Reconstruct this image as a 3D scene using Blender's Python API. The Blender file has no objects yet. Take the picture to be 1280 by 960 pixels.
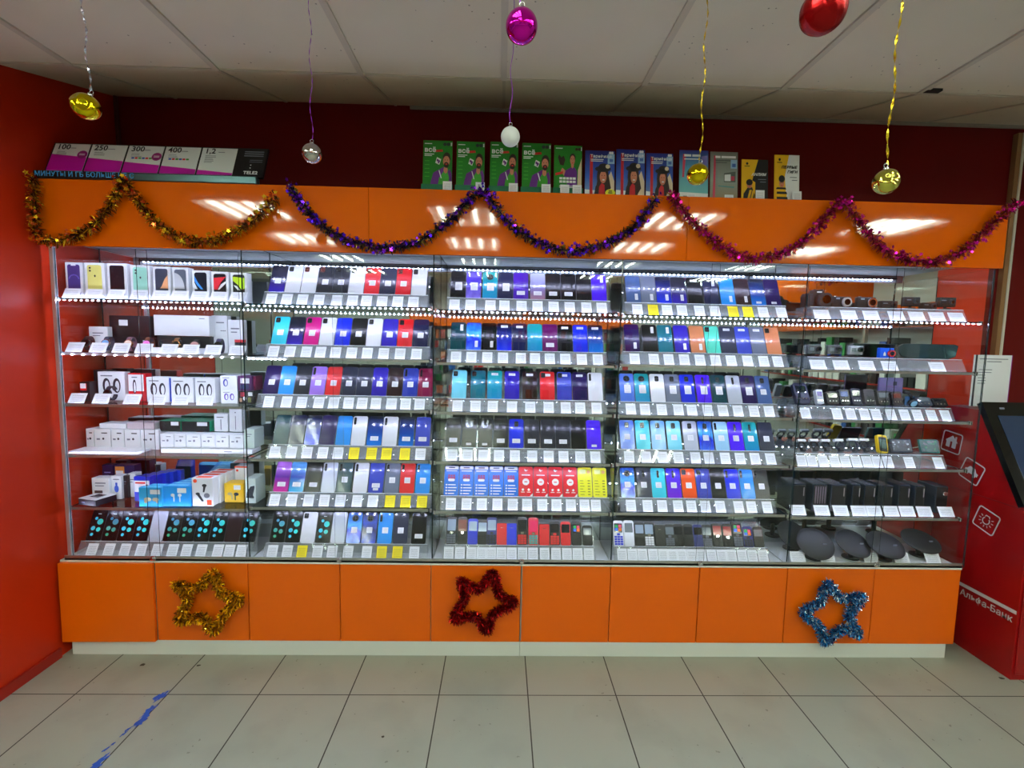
import bpy, bmesh, math, random
from mathutils import Vector, Matrix
random.seed(7)
SC = bpy.context.scene
COL = SC.collection
PI = math.pi
# ------------------------------------------------------------------ camera
CF, CP, CY, CR = 600.0, .0879, -.0247, .0204
CX, CD, CZ = 2.1275, 2.303, 1.5902
def _cam():
    c, s = math.cos(CY), math.sin(CY)
    A = Matrix(((c, s, 0), (-s, c, 0), (0, 0, 1)))
    c, s = math.cos(CP), math.sin(CP)
    B = Matrix(((1, 0, 0), (0, c, -s), (0, s, c))) @ A
    ex, ez, ey = B[0].copy(), B[1].copy(), -B[2]
    c, s = math.cos(CR), math.sin(CR)
    return c*ex - s*ey, s*ex + c*ey, ez
CRT, CDN, CFW = _cam()
CPOS = Vector((CX, -CD, CZ))
def at(px, py, X=None, Y=None, Z=None):
    """world point seen at a photo pixel on the plane X=, Y= or Z="""
    d = CRT*((px-640)/CF) + CDN*((py-480)/CF) + CFW
    t = (Y-CPOS.y)/d.y if Y is not None else (X-CPOS.x)/d.x if X is not None else (Z-CPOS.z)/d.z
    return CPOS + d*t
def xat(px, Y, Z):
    """X of the point at depth Y and height Z that shows in pixel column px"""
    k = (px-640)/CF
    a = CRT - CFW*k
    return CX - (a.y*(Y+CD) + a.z*(Z-CZ))/a.x
cam = bpy.data.cameras.new('camera'); cam.sensor_width = 36; cam.lens = CF/1280*36
cam.clip_start = .02; cam.clip_end = 60
cobj = bpy.data.objects.new('camera', cam); COL.objects.link(cobj)
R = Matrix((CRT, -CDN, -CFW)).transposed()
cobj.matrix_world = Matrix.Translation(CPOS) @ R.to_4x4()
SC.camera = cobj
# ------------------------------------------------------------------ materials
def lin(c):
    return tuple(((v/255/12.92) if v/255 <= .04045 else ((v/255+.055)/1.055)**2.4) for v in c)
MATS = {}
def mat(name, rgb, rough=.5, metal=0., coat=0., spec=.5, emit=0., ecol=None):
    if name in MATS: return MATS[name]
    m = bpy.data.materials.new(name); m.use_nodes = True
    b = m.node_tree.nodes['Principled BSDF']
    b.inputs['Base Color'].default_value = (*lin(rgb), 1)
    b.inputs['Roughness'].default_value = rough
    b.inputs['Metallic'].default_value = metal
    b.inputs['Specular IOR Level'].default_value = spec
    if coat:
        b.inputs['Coat Weight'].default_value = coat; b.inputs['Coat Roughness'].default_value = .05
    if emit:
        b.inputs['Emission Color'].default_value = (*lin(ecol or rgb), 1)
        b.inputs['Emission Strength'].default_value = emit
    MATS[name] = m
    return m
class NT:
    """tiny node helper"""
    def __init__(s, m): s.t = m.node_tree; s.b = s.t.nodes['Principled BSDF']
    def n(s, typ, **kw):
        n = s.t.nodes.new(typ)
        for k, v in kw.items():
            if k.startswith('i_'): n.inputs[int(k[2:]) if k[2:].isdigit() else k[2:]].default_value = v
            else: setattr(n, k, v)
        return n
    def l(s, a, b): s.t.links.new(a, b)
    def math(s, op, a, b=None, c=None):
        n = s.n('ShaderNodeMath', operation=op)
        for i, v in enumerate((a, b, c)):
            if v is None: continue
            if isinstance(v, (int, float)): n.inputs[i].default_value = v
            else: s.l(v, n.inputs[i])
        return n.outputs[0]
    def mix(s, f, a, b):
        n = s.n('ShaderNodeMix', data_type='RGBA')
        for i, v in ((0, f), (6, a), (7, b)):
            if isinstance(v, (int, float)): n.inputs[i].default_value = v
            elif isinstance(v, tuple): n.inputs[i].default_value = (*v, 1)
            else: s.l(v, n.inputs[i])
        return n.outputs[2]
def glass_mat(name, tint, refl=.04, white=0.):
    m = bpy.data.materials.new(name); m.use_nodes = True
    t = m.node_tree; t.nodes.clear()
    out = t.nodes.new('ShaderNodeOutputMaterial')
    tr = t.nodes.new('ShaderNodeBsdfTransparent'); tr.inputs[0].default_value = (*tint, 1)
    gl = t.nodes.new('ShaderNodeBsdfGlossy'); gl.inputs['Roughness'].default_value = .01
    lw = t.nodes.new('ShaderNodeLayerWeight'); lw.inputs[0].default_value = .5
    p = t.nodes.new('ShaderNodeMath'); p.operation = 'POWER'; p.inputs[1].default_value = 5
    q = t.nodes.new('ShaderNodeMath'); q.operation = 'MULTIPLY_ADD'; q.inputs[1].default_value = .8; q.inputs[2].default_value = refl
    mx = t.nodes.new('ShaderNodeMixShader')
    t.links.new(lw.outputs['Facing'], p.inputs[0]); t.links.new(p.outputs[0], q.inputs[0])
    t.links.new(q.outputs[0], mx.inputs[0]); t.links.new(tr.outputs[0], mx.inputs[1]); t.links.new(gl.outputs[0], mx.inputs[2])
    last = mx.outputs[0]
    if white:
        df = t.nodes.new('ShaderNodeBsdfDiffuse'); df.inputs[0].default_value = (.8, .85, .9, 1)
        m2 = t.nodes.new('ShaderNodeMixShader'); m2.inputs[0].default_value = white
        t.links.new(last, m2.inputs[1]); t.links.new(df.outputs[0], m2.inputs[2]); last = m2.outputs[0]
    t.links.new(last, out.inputs[0])
    return m
GLASS = glass_mat('clear_glass', (.986, .994, .992), .03)
ACRYL = glass_mat('clear_acrylic', (.95, .96, .965), .04, .10)
GEDGE = mat('glass_edge', (8, 40, 46), .15, spec=.8)
AEDGE_HL = mat('acrylic_highlight', (225, 230, 240), .3)  # edge highlight of the acrylic, put into a whitish colour
MIRROR = mat('mirror', (212, 222, 220), .0, 1.)
ORANGE_G = mat('orange_gloss', (228, 99, 0), .05, coat=.0, spec=.55)
ORANGE = mat('orange_laminate', (226, 97, 0), .38, spec=.35)
REDWALL = mat('red_orange_paint', (182, 38, 2), .45, spec=.3)
DARKRED = mat('dark_red_paint', (105, 6, 4), .6, spec=.2)
WHITE = mat('white_laminate', (226, 230, 226), .4)
SOFFIT = mat('grey_white_laminate', (205, 208, 210), .5)
ALU = mat('brushed_aluminium', (190, 190, 188), .35, .9)
CHROME = mat('chrome', (225, 225, 228), .12, 1.)
BLACK = mat('black_plastic', (12, 12, 14), .3)
BLACKM = mat('matt_black', (16, 16, 18), .6)
LEDM = mat('led', (225, 225, 255), .5, emit=260, ecol=(208, 214, 255))
TUBE = mat('fluorescent_tube', (255, 250, 238), .5, emit=33, ecol=(240, 255, 236))
PAPERW = mat('white_print', (238, 240, 244), .5)
# price card paper: grey print lines across a white or yellow card
def card_mat(name, rgb):
    m = mat(name, rgb, .55)
    t = NT(m)
    uv = t.n('ShaderNodeUVMap'); sp = t.n('ShaderNodeSeparateXYZ'); t.l(uv.outputs[0], sp.inputs[0])
    u, v = sp.outputs[0], sp.outputs[1]
    fr = t.math('FRACT', t.math('MULTIPLY', v, 7.0))
    band = t.math('LESS_THAN', fr, .38)
    inu = t.math('MULTIPLY', t.math('GREATER_THAN', u, .14), t.math('LESS_THAN', u, .86))
    inv = t.math('MULTIPLY', t.math('GREATER_THAN', v, .12), t.math('LESS_THAN', v, .82))
    nz = t.n('ShaderNodeTexNoise'); nz.inputs['Scale'].default_value = 22; t.l(uv.outputs[0], nz.inputs[0])
    g = t.math('GREATER_THAN', nz.outputs[0], .42)
    f = t.math('MULTIPLY', t.math('MULTIPLY', band, inu), t.math('MULTIPLY', inv, g))
    t.l(t.mix(t.math('MULTIPLY', f, .42), lin(rgb), lin((60, 62, 80))), t.b.inputs['Base Color'])
    return m
CARDW = card_mat('white_card', (240, 243, 250))
CARDY = card_mat('yellow_card', (250, 228, 0))
def grad_mat(name, stops, axis=2, rough=.14, coat=.6, wavy=0):
    """a finish that runs through several colours along the length of the part"""
    if name in MATS: return MATS[name]
    m = mat(name, stops[0][1], rough, coat=coat)
    t = NT(m)
    tc = t.n('ShaderNodeTexCoord'); sp = t.n('ShaderNodeSeparateXYZ'); t.l(tc.outputs['Generated'], sp.inputs[0])
    f = sp.outputs[axis]
    if wavy:
        nz = t.n('ShaderNodeTexNoise'); nz.inputs['Scale'].default_value = 3.5; t.l(tc.outputs['Generated'], nz.inputs[0])
        f = t.math('ADD', f, t.math('MULTIPLY', t.math('SUBTRACT', nz.outputs[0], .5), wavy))
    cr = t.n('ShaderNodeValToRGB'); t.l(f, cr.inputs[0])
    el = cr.color_ramp.elements
    el[0].position = stops[0][0]; el[0].color = (*lin(stops[0][1]), 1)
    el[1].position = stops[-1][0]; el[1].color = (*lin(stops[-1][1]), 1)
    for p, c in stops[1:-1]:
        e = el.new(p); e.color = (*lin(c), 1)
    t.l(cr.outputs[0], t.b.inputs['Base Color'])
    return m
# ------------------------------------------------------------------ mesh builder
class MB:
    def __init__(s): s.bm = bmesh.new(); s.uv = None
    def face(s, pts, mi=0):
        f = s.bm.faces.new([s.bm.verts.new(p) for p in pts]); f.material_index = mi; return f
    def box(s, x0, x1, y0, y1, z0, z1, mi=0, bev=0, seg=1):
        r = bmesh.ops.create_cube(s.bm, size=1)
        vs = r['verts']
        for v in vs:
            v.co = Vector((x0+(v.co.x+.5)*(x1-x0), y0+(v.co.y+.5)*(y1-y0), z0+(v.co.z+.5)*(z1-z0)))
        fs = {f for v in vs for f in v.link_faces}
        for f in fs: f.material_index = mi
        if bev:
            es = list({e for v in vs for e in v.link_edges})
            r = bmesh.ops.bevel(s.bm, geom=es, offset=bev, segments=seg, affect='EDGES', profile=.5)
            for f in r['faces']: f.material_index = mi
        return s
    def prism(s, pts, y0, y1, mi=0, mis=None):
        """polygon in XZ (anticlockwise seen from the front) from y0 to y1"""
        a = [s.bm.verts.new((x, y0, z)) for x, z in pts]; b = [s.bm.verts.new((x, y1, z)) for x, z in pts]
        n = len(pts)
        f = s.bm.faces.new(a); f.material_index = mi
        f = s.bm.faces.new(b[::-1]); f.material_index = mi
        for i in range(n):
            f = s.bm.faces.new((a[(i+1) % n], a[i], b[i], b[(i+1) % n])); f.material_index = mi if mis is None else mis
        return s
    def profx(s, pts, x0, x1, mi=0, mie=None):
        """polygon in YZ swept along X"""
        a = [s.bm.verts.new((x0, y, z)) for y, z in pts]; b = [s.bm.verts.new((x1, y, z)) for y, z in pts]
        n = len(pts)
        f = s.bm.faces.new(a[::-1]); f.material_index = mi if mie is None else mie
        f = s.bm.faces.new(b); f.material_index = mi if mie is None else mie
        for i in range(n):
            f = s.bm.faces.new((a[i], a[(i+1) % n], b[(i+1) % n], b[i])); f.material_index = mi
        return s
    def cyl(s, c, axis, r, h, seg=20, mi=0, r2=None):
        """cylinder/cone centred on c along axis"""
        q = Vector(axis).normalized().to_track_quat('Z', 'Y').to_matrix().to_4x4()
        rr = bmesh.ops.create_cone(s.bm, cap_ends=True, segments=seg, radius1=r, radius2=r if r2 is None else r2, depth=h, matrix=Matrix.Translation(c) @ q)
        for f in {f for v in rr['verts'] for f in v.link_faces}:
            f.material_index = mi; f.smooth = len(f.verts) == 4
        return s
    def ball(s, c, r, sc=(1, 1, 1), mi=0, u=20, v=12):
        rr = bmesh.ops.create_uvsphere(s.bm, u_segments=u, v_segments=v, radius=r, matrix=Matrix.Translation(c) @ Matrix.Diagonal((*sc, 1)))
        for f in {f for vv in rr['verts'] for f in vv.link_faces}: f.material_index = mi; f.smooth = True
        return s
    def tube(s, pts, r, seg=6, mi=0, closed=False):
        pts = [Vector(p) for p in pts]; n = len(pts); rings = []
        for i, p in enumerate(pts):
            d = (pts[(i+1) % n]-pts[i-1]) if closed else (pts[min(i+1, n-1)]-pts[max(i-1, 0)])
            q = d.normalized().to_track_quat('Z', 'Y')
            rr = r[i] if isinstance(r, (list, tuple)) else r
            rings.append([s.bm.verts.new(p + q @ Vector((math.cos(2*PI*k/seg)*rr, math.sin(2*PI*k/seg)*rr, 0))) for k in range(seg)])
        for i in range(n if closed else n-1):
            a, b = rings[i], rings[(i+1) % n]
            for k in range(seg):
                f = s.bm.faces.new((a[k], a[(k+1) % seg], b[(k+1) % seg], b[k])); f.smooth = True; f.material_index = mi
        if not closed:
            s.bm.faces.new(rings[0][::-1]).material_index = mi; s.bm.faces.new(rings[-1]).material_index = mi
        return s
    def band(s, ry, rz, w, th, mi=0, n=28, a0=0, a1=2*PI, cy=0, cz=0):
        """strap: elliptic loop in YZ, width w along X"""
        full = abs(a1-a0-2*PI) < 1e-6
        rings = []
        for i in range(n if full else n+1):
            a = a0+(a1-a0)*i/n
            c, k = math.cos(a), math.sin(a)
            rings.append([s.bm.verts.new((x, cy+c*(ry+o), cz+k*(rz+o))) for x, o in ((-w/2, 0), (w/2, 0), (w/2, th), (-w/2, th))])
        for i in range(n):
            a, b = rings[i], rings[(i+1) % len(rings)]
            for k in range(4):
                f = s.bm.faces.new((a[k], b[k], b[(k+1) % 4], a[(k+1) % 4])); f.material_index = mi
        return s
    def mesh(s, name, smooth=False):
        bmesh.ops.recalc_face_normals(s.bm, faces=s.bm.faces)
        me = bpy.data.meshes.new(name)
        n = max((f.material_index for f in s.bm.faces), default=0)+1
        s.bm.to_mesh(me); s.bm.free()
        for _ in range(n): me.materials.append(None)
        if smooth:
            for p in me.polygons: p.use_smooth = True
        return me
def rrect(x0, x1, z0, z1, r, n=5):
    pts = []
    for cx, cz, a in ((x1-r, z0+r, -90), (x1-r, z1-r, 0), (x0+r, z1-r, 90), (x0+r, z0+r, 180)):
        for i in range(n+1):
            t = math.radians(a+90*i/n); pts.append((cx+r*math.cos(t), cz+r*math.sin(t)))
    return pts
def ell(cx, cz, rx, rz=None, n=20, a0=0, a1=360):
    rz = rx if rz is None else rz
    full = a1-a0 == 360
    return [(cx+rx*math.cos(math.radians(a0+(a1-a0)*i/n)), cz+rz*math.sin(math.radians(a0+(a1-a0)*i/n))) for i in range(n if full else n+1)]
# ------------------------------------------------------------------ objects
def put(name, me, mats, parent=None, loc=None, rot=None):
    o = bpy.data.objects.new(name, me); COL.objects.link(o)
    if not isinstance(mats, (list, tuple)): mats = [mats]
    for i, sl in enumerate(o.material_slots):
        sl.link = 'OBJECT'; sl.material = mats[min(i, len(mats)-1)]
    if parent is not None: o.parent = parent
    if loc is not None: o.location = loc
    if rot is not None: o.rotation_euler = rot
    return o
def tag(o, label, cat, group=None, kind=None):
    nw = len(label.replace(',', ' ').split())
    if not 4 <= nw <= 16: print('LABEL LENGTH', nw, label)
    o['label'] = label; o['category'] = cat
    if group: o['group'] = group
    if kind: o['kind'] = kind
    return o
def thing(name, label, cat, loc=(0, 0, 0), rot=(0, 0, 0), group=None):
    o = bpy.data.objects.new(name, None); COL.objects.link(o)
    o.empty_display_size = .03; o.location = loc; o.rotation_euler = rot
    return tag(o, label, cat, group)
def struct(name, me, mats, label=None, **kw):
    o = put(name, me, mats, **kw); o['kind'] = 'structure'
    if label: o['label'] = label
    return o
CACHE = {}
def cached(key, fn):
    if key not in CACHE: CACHE[key] = fn()
    return CACHE[key]
def print_mesh(polys, y=-.0006, th=.0005):
    """flat printed shapes lying on a face that looks along -Y; polys: [(points, material index, layer)]"""
    b = MB()
    for pts, mi, layer in polys:
        yy = y-.0006*layer
        b.prism(pts, yy-th, yy, mi)
    return b.mesh('print')
def text_mesh(txt, size, bold=0., align='LEFT', shear=0., th=.0006):
    key = ('txt', txt, size, bold, align, shear)
    if key in CACHE: return CACHE[key]
    cu = bpy.data.curves.new('t', 'FONT'); cu.body = txt; cu.size = size; cu.offset = bold*size; cu.extrude = th/2
    cu.align_x = align; cu.shear = shear; cu.resolution_u = 3; cu.space_character = 1+bold*2
    o = bpy.data.objects.new('t', cu); COL.objects.link(o)
    dg = bpy.context.evaluated_depsgraph_get()
    me = bpy.data.meshes.new_from_object(o.evaluated_get(dg))
    bpy.data.objects.remove(o); bpy.data.curves.remove(cu)
    for v in me.vertices: v.co = Vector((v.co.x, -v.co.z-th/2, v.co.y))
    me.materials.clear(); me.materials.append(None)
    CACHE[key] = me
    return me
def put_text(name, txt, size, m, parent, loc, bold=0., align='LEFT', shear=0.):
    return put(name, text_mesh(txt, size, bold, align, shear), m, parent, loc)
ORD = ['first', 'second', 'third', 'fourth', 'fifth', 'sixth', 'seventh', 'eighth', 'ninth', 'tenth', 'eleventh', 'twelfth', 'thirteenth', 'fourteenth', 'fifteenth']

# ================================================================== the room
XL, XR, YB, YF, HC = -.012, 7.2, .5, -6.6, 2.70
floor_m = mat('floor_tiles', (176, 170, 150), .3, spec=.45)
t = NT(floor_m)
geo = t.n('ShaderNodeNewGeometry'); sp = t.n('ShaderNodeSeparateXYZ'); t.l(geo.outputs['Position'], sp.inputs[0])
def grout(o, off, w):
    f = t.math('FRACT', t.math('DIVIDE', t.math('SUBTRACT', o, off), .4005))
    e = t.math('MULTIPLY', t.math('MINIMUM', f, t.math('SUBTRACT', 1.0, f)), .4005)
    return t.math('LESS_THAN', e, w)
g = t.math('MAXIMUM', grout(sp.outputs[0], 2.2783-.4005*20, .0026), grout(sp.outputs[1], -.2682-.4005*20, .0022))
nz = t.n('ShaderNodeTexNoise'); nz.inputs['Scale'].default_value = 3.2; nz.inputs['Detail'].default_value = 6; t.l(geo.outputs['Position'], nz.inputs[0])
n2 = t.n('ShaderNodeTexNoise'); n2.inputs['Scale'].default_value = 38; n2.inputs['Detail'].default_value = 3; t.l(geo.outputs['Position'], n2.inputs[0])
dirt = t.math('MULTIPLY', t.math('MAXIMUM', t.math('SUBTRACT', nz.outputs[0], .5), 0.), 1.6)
spot = t.math('MULTIPLY', t.math('GREATER_THAN', n2.outputs[0], .70), t.math('GREATER_THAN', nz.outputs[0], .5))
c1 = t.mix(dirt, lin((152, 155, 142)), lin((120, 123, 111)))
c2 = t.mix(t.math('MULTIPLY', spot, .55), c1, lin((90, 86, 74)))
t.l(t.mix(g, c2, lin((52, 46, 38))), t.b.inputs['Base Color'])
t.l(t.math('MULTIPLY_ADD', g, .4, .3), t.b.inputs['Roughness'])
XW = -2.9
flo = struct('floor', MB().box(XW-.1, XR, YF, YB+.1, -.06, 0).mesh('floor'), floor_m, 'beige square floor tiles with dark grout lines')
STAIN = mat('dark_stain', (58, 52, 36), .7)
for px, py, r in ((178, 831, .012), (248, 832, .009), (1252, 848, .011), (479, 921, .006)):
    p = at(px, py, Z=0)
    b = MB(); pts = [(p.x+r*random.uniform(.7, 1.6)*math.cos(a), p.y+r*random.uniform(.6, 1.1)*math.sin(a)) for a in [2*PI*i/9 for i in range(9)]]
    b.face([(x, y, .0008) for x, y in pts])
    put('stain', b.mesh('stain'), STAIN, flo)
# ceiling: flat tile field, its last strip tilting up to the rear wall
ceil_m = mat('ceiling_tile', (150, 140, 122), .85, spec=.1)
t = NT(ceil_m)
geo = t.n('ShaderNodeNewGeometry')
vo = t.n('ShaderNodeTexVoronoi'); vo.inputs['Scale'].default_value = 26; t.l(geo.outputs['Position'], vo.inputs[0])
nz = t.n('ShaderNodeTexNoise'); nz.inputs['Scale'].default_value = 2.6; t.l(geo.outputs['Position'], nz.inputs[0])
pin = t.math('MULTIPLY', t.math('LESS_THAN', vo.outputs['Distance'], .085), t.math('GREATER_THAN', nz.outputs[0], .5))
t.l(t.mix(t.math('MULTIPLY', pin, .6), t.mix(nz.outputs[0], lin((226, 218, 200)), lin((212, 204, 186))), lin((60, 54, 46))), t.b.inputs['Base Color'])
YFOLD, ZB = -.16, 2.885
b = MB()
b.profx([(YF, HC), (YFOLD, HC), (YB+.05, ZB+.012), (YB+.05, ZB+.1), (YF, ZB+.1)], XW-.1, XR)
ceil = struct('ceiling', b.mesh('ceiling'), ceil_m, 'pale tiled suspended ceiling with speckled tiles')
rib_m = mat('ceiling_rib', (196, 188, 172), .6)
def ribs():
    b = MB()
    sl = (ZB-HC)/(YB-YFOLD)
    for k in range(-8, 9):
        x = 2.12+.6*k
        if XW < x < XR:
            b.box(x-.012, x+.012, YF, YFOLD, HC-.008, HC+.004)
            b.profx([(YFOLD, HC-.006), (YB, ZB-.006), (YB, ZB+.004), (YFOLD, HC+.004)], x-.007, x+.007)
    for y in (YFOLD, -.76, -1.76, -2.36, -2.96, -3.56, -4.16, -4.76, -5.36):
        b.box(XW, XR, y-(.006 if y == YFOLD else .012), y+.006, HC-.004, HC+.004)
    return b.mesh('grid')
put('ceiling_grid', ribs(), rib_m, ceil)
p = at(1167, 112, Z=HC)
put('broken_tile_corner', MB().box(p.x-.035, p.x+.03, p.y-.012, p.y+.012, HC-.0095, HC+.002).mesh('hole'), BLACKM, ceil)
struct('wall_back', MB().box(XW-.1, XR, YB, YB+.1, 0, 3.0).mesh('w'), DARKRED, 'dark red wall above the showcase')
struct('wall_left', MB().box(XL-.1, XL, -.75, YB, 0, 2.9).mesh('w'), REDWALL, 'red-orange wall panel at the showcase end')
struct('wall_right', MB().box(XR, XR+.1, YF, YB, 0, 3.0).mesh('w'), mat('pale_wall', (205, 208, 206), .7))
struct('wall_west', MB().box(XW-.1, XW, YF, YB, 0, 3.0).mesh('w'), mat('pale_wall', (205, 208, 206), .7))
struct('wall_front', MB().box(XW-.1, XR, YF-.1, YF, 0, 3.0).mesh('w'), mat('pale_wall', (205, 208, 206), .7))
struct('trim_1', MB().box(1.6, XR, YB-.012, YB, ZB-.022, ZB-.004).mesh('tr'), mat('trim_grey', (150, 140, 132), .5), 'thin pale strip where ceiling meets the dark red wall')
struct('foot_strip_left', MB().box(XL, XL+.012, -.75, -.02, 0, .05).mesh('bb'), mat('darker_foot_red', (150, 22, 6), .5))  # darker red strip in place of the gap at the panel's foot
pp = at(150, 180, Y=.44)
tag(put('wall_pipe', MB().tube([(pp.x, .45, 2.0), (pp.x-.012, .45, 2.5), (pp.x-.02, .45, 2.86)], .011, 10).mesh('pipe', True), mat('painted_pipe', (92, 40, 40), .5)), 'thin vertical pipe on the dark wall behind the tariff board', 'pipe')
struct('trim_2', MB().box(4.56, 4.955, YB-.03, YB-.001, 0, 2.2).mesh('pnl'), mat('added_red_panel', (226, 52, 12), .45), 'red-orange panel added on the wall for the brighter tone behind the end glass')  # panel added for the brighter red seen through the end glass
xs = at(1267, 300, Y=.45).x
tag(put('wall_post', MB().box(xs-.016, xs+.010, YB-.03, YB, 0, 2.83, 0).box(xs+.010, xs+.024, YB-.034, YB, 0, 2.83, 1).mesh('post'), [mat('tan_post', (150, 110, 70), .5), mat('pale_post', (225, 220, 205), .5)]), 'tan and white upright strip on the red wall behind the kiosk', 'wall strip')
# fluorescent fixtures
def fixture():
    h = MB()
    h.box(-.285, .285, -.29, .29, .030, .050)
    for y in (-.29, .286): h.box(-.285, .285, y, y+.004, -.012, .0299)
    for x in (-.285, .281): h.box(x, x+.004, -.2859, .2859, -.012, .0299)
    for y in (-.2, .2): h.box(-.01, .01, y-.01, y+.01, .0501, .068)
    hm = h.mesh('housing')
    tm = MB().cyl((0, 0, 0), (0, 1, 0), .013, .54, 10).mesh('tube')
    return hm, tm
HM, TM = fixture()
FIX_M = mat('fixture_white', (235, 235, 230), .4)
k = 0
for j, y in enumerate((-1.82, -2.95, -4.1, -5.3)):
    for i, x in enumerate((.02, 1.82, 3.62, 5.42)):
        rowname = ('row nearest the showcase', 'second row from the showcase', 'third row from the showcase', 'row furthest from the showcase')[j]
        o = thing('ceiling_light', f'{ORD[i]} four tube ceiling light counted from the orange wall, {rowname}', 'ceiling light', (x, y, HC-.070), group='four tube ceiling lights')
        put('housing', HM, FIX_M, o)
        for q in range(4): put('tube', TM, TUBE, o, (-.2115+.141*q, 0, .014))
# ================================================================== base cabinets
W = .45
ZT, ZBOT = .4806, .0762
DOOR = MB().box(0, W-.004, 0, .018, ZBOT, ZT-.004, bev=.0012).mesh('door')
for u in range(2):
    x0 = u*2.25
    o = thing('base_cabinet', ('orange five door base cabinet carrying gold and red tinsel stars', 'orange five door base cabinet carrying the blue tinsel star')[u], 'cabinet', (x0, 0, 0), group='orange base cabinets')
    put('carcass', MB().box(.004, 2.246, .021, .44, ZBOT+.002, ZT-.004).mesh('carcass'), WHITE, o)
    put('plinth', MB().box(.03 if u == 0 else .001, 2.249 if u == 0 else 2.21, .004, .43, 0, ZBOT-.001).mesh('plinth'), WHITE, o)
    put('worktop', MB().box(0, 2.25, .0, .45, ZT-.0035, ZT+.006).mesh('top'), WHITE, o)
    for i in range(5):
        d = put('door', DOOR, ORANGE, o, (i*W+.002, .002, 0))
        if u == 0 and i == 0: d.location = (.002, -.018, 0); d.rotation_euler = (0, 0, .012)
    if u: put('edge_strip', MB().box(.0002, .006, -.002, .0015, ZBOT+.01, ZT-.004).mesh('strip'), ALU, o)
# ================================================================== glass showcases
ROWZ = {1: [1.753, 1.498, 1.251, 1.003, .742, .4878], 2: [1.746, 1.494, 1.247, .996, .753, .4878], 3: [1.738, 1.484, 1.242, .994, .744, .4878],
        4: [1.734, 1.492, 1.241, .998, .746, .4878], 5: [1.733, 1.484, 1.235, .990, .736, .4878]}
ZTOP = 1.985
ZLED = 2.004
YM = .30
BAYNAME = {1: 'bay at orange wall', 2: 'second bay from orange wall', 3: 'third bay from orange wall', 4: 'fourth bay from orange wall', 5: 'bay beside red kiosk'}
ROWNAME = ['top shelf', 'second shelf', 'third shelf', 'fourth shelf', 'fifth shelf', 'bottom deck']
def pane(x0, x1, y0, y1, z0, z1, face):
    """glass sheet; the four narrow sides get the dark edge material"""
    b = MB().box(x0, x1, y0, y1, z0, z1)
    ax = 'xyz'.index(face)
    b.bm.normal_update()
    for f in b.bm.faces: f.material_index = 0 if abs(f.normal[ax]) > .9 else 1
    return b.mesh('pane')
def leds(x0, x1, step=.026):
    b = MB(); x = x0
    while x < x1:
        b.box(x, x+.0055, 0, .003, 0, .003); x += step
    return b.mesh('led')
for bay in range(1, 6):
    x0, x1 = (bay-1)*.9, bay*.9
    o = thing('glass_showcase', f'glass showcase with five glass shelves and mirror rear, {BAYNAME[bay]}', 'display case', ((x0+x1)/2, 0, ZT+.006), group='glass showcases on the orange cabinets')
    ox, oz = (x0+x1)/2, ZT+.006
    def cput(name, me, m, par=o, dx=0, dz=0): return put(name, me, m, par, (-ox, 0, -oz))
    xl = x0+.022 if bay == 1 else x0
    cput('deck', MB().box(xl+.0065, x1-.003, .022, .44, ZT+.0061, ZT+.0066+.0).mesh('deck'), mat('deck_white', (232, 236, 240), .3))
    cput('mirror_panel', MB().box(xl+.0005, x1-.0005, YM, YM+.004, oz, 2.028).mesh('mir'), MIRROR)
    cput('side_panel', pane(xl, xl+.006, .020, YM-.001, oz, 2.028, 'x'), [GLASS, GEDGE])
    if bay == 5: cput('side_panel', pane(4.508, 4.514, .004, YM+.01, oz, 1.988, 'x'), [GLASS, GEDGE])
    if bay == 1: cput('corner_post', MB().box(.036, .052, .004, .020, oz, ZTOP).mesh('post'), mat('satin_metal', (215, 215, 225), .3, .7))
    xm = (x0+x1)/2
    cput('glass_door', pane(xl+.0065 if bay > 1 else .054, xm+.022, .011, .015, oz+.012, ZTOP-.004, 'y'), [GLASS, GEDGE])
    cput('glass_door', pane(xm-.022, x1-.004 if bay < 5 else 4.506, .003, .007, oz+.012, ZTOP-.004, 'y'), [GLASS, GEDGE])
    cput('bottom_track', MB().box(xl+.0005, x1-.0005, .0005, .002, oz, oz+.024).box(xl+.0005, x1-.0005, .0005, .019, oz, oz+.010).mesh('track'), ALU)
    lk = cput('lock', MB().box(xm-.011, xm+.011, -.008, .002, oz+.004, oz+.026, bev=.002).mesh('lock'), CHROME)
    put('lock_barrel', MB().cyl((xm, -.012, oz+.015), (0, 1, 0), .007, .009, 14).mesh('barrel'), CHROME, lk)
    ts = cput('top_rail', MB().box(xl+.0065, x1-.003, .020, .034, ZLED+.0045, ZLED+.012).mesh('rail'), mat('dark_rail', (60, 62, 66), .7))
    put('led_strip', leds(xl+.03, x1-.03), LEDM, ts, (0, .0265, ZLED))
    for r in range(5):
        z = ROWZ[bay][r]
        s = cput('glass_shelf', pane(xl+.008, x1-.008, .030, YM-.012, z-.006, z, 'z'), [GLASS, GEDGE])
        if r == 0: put('led_strip', leds(xl+.02, x1-.02), LEDM, s, (0, .0275, z-.0115))
        else:
            put('front_rail', MB().box(xl+.019, x1-.019, .0255, .0295, z-.0125, z-.0005).mesh('rail'), ALU, s)
            put('led_strip', leds(xl+.03, x1-.03, .040), LEDM, s, (0, .0305, z-.0125))  # from the third shelf down, strips added for brightness behind the rail
            if r == 1 and bay < 3: put('led_strip', leds(xl+.02, x1-.02 if bay == 1 else xl+.2, .05 if bay == 1 else .021), LEDM, s, (0, .0222, z-.0125))
        for sx in (xl+.0065, x1-.0125):
            put('shelf_clip', cached('clip', lambda: MB().box(0, .012, .022, .042, -.016, .004, bev=.002).mesh('clip')), CHROME, s, (sx, 0, z))
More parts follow.
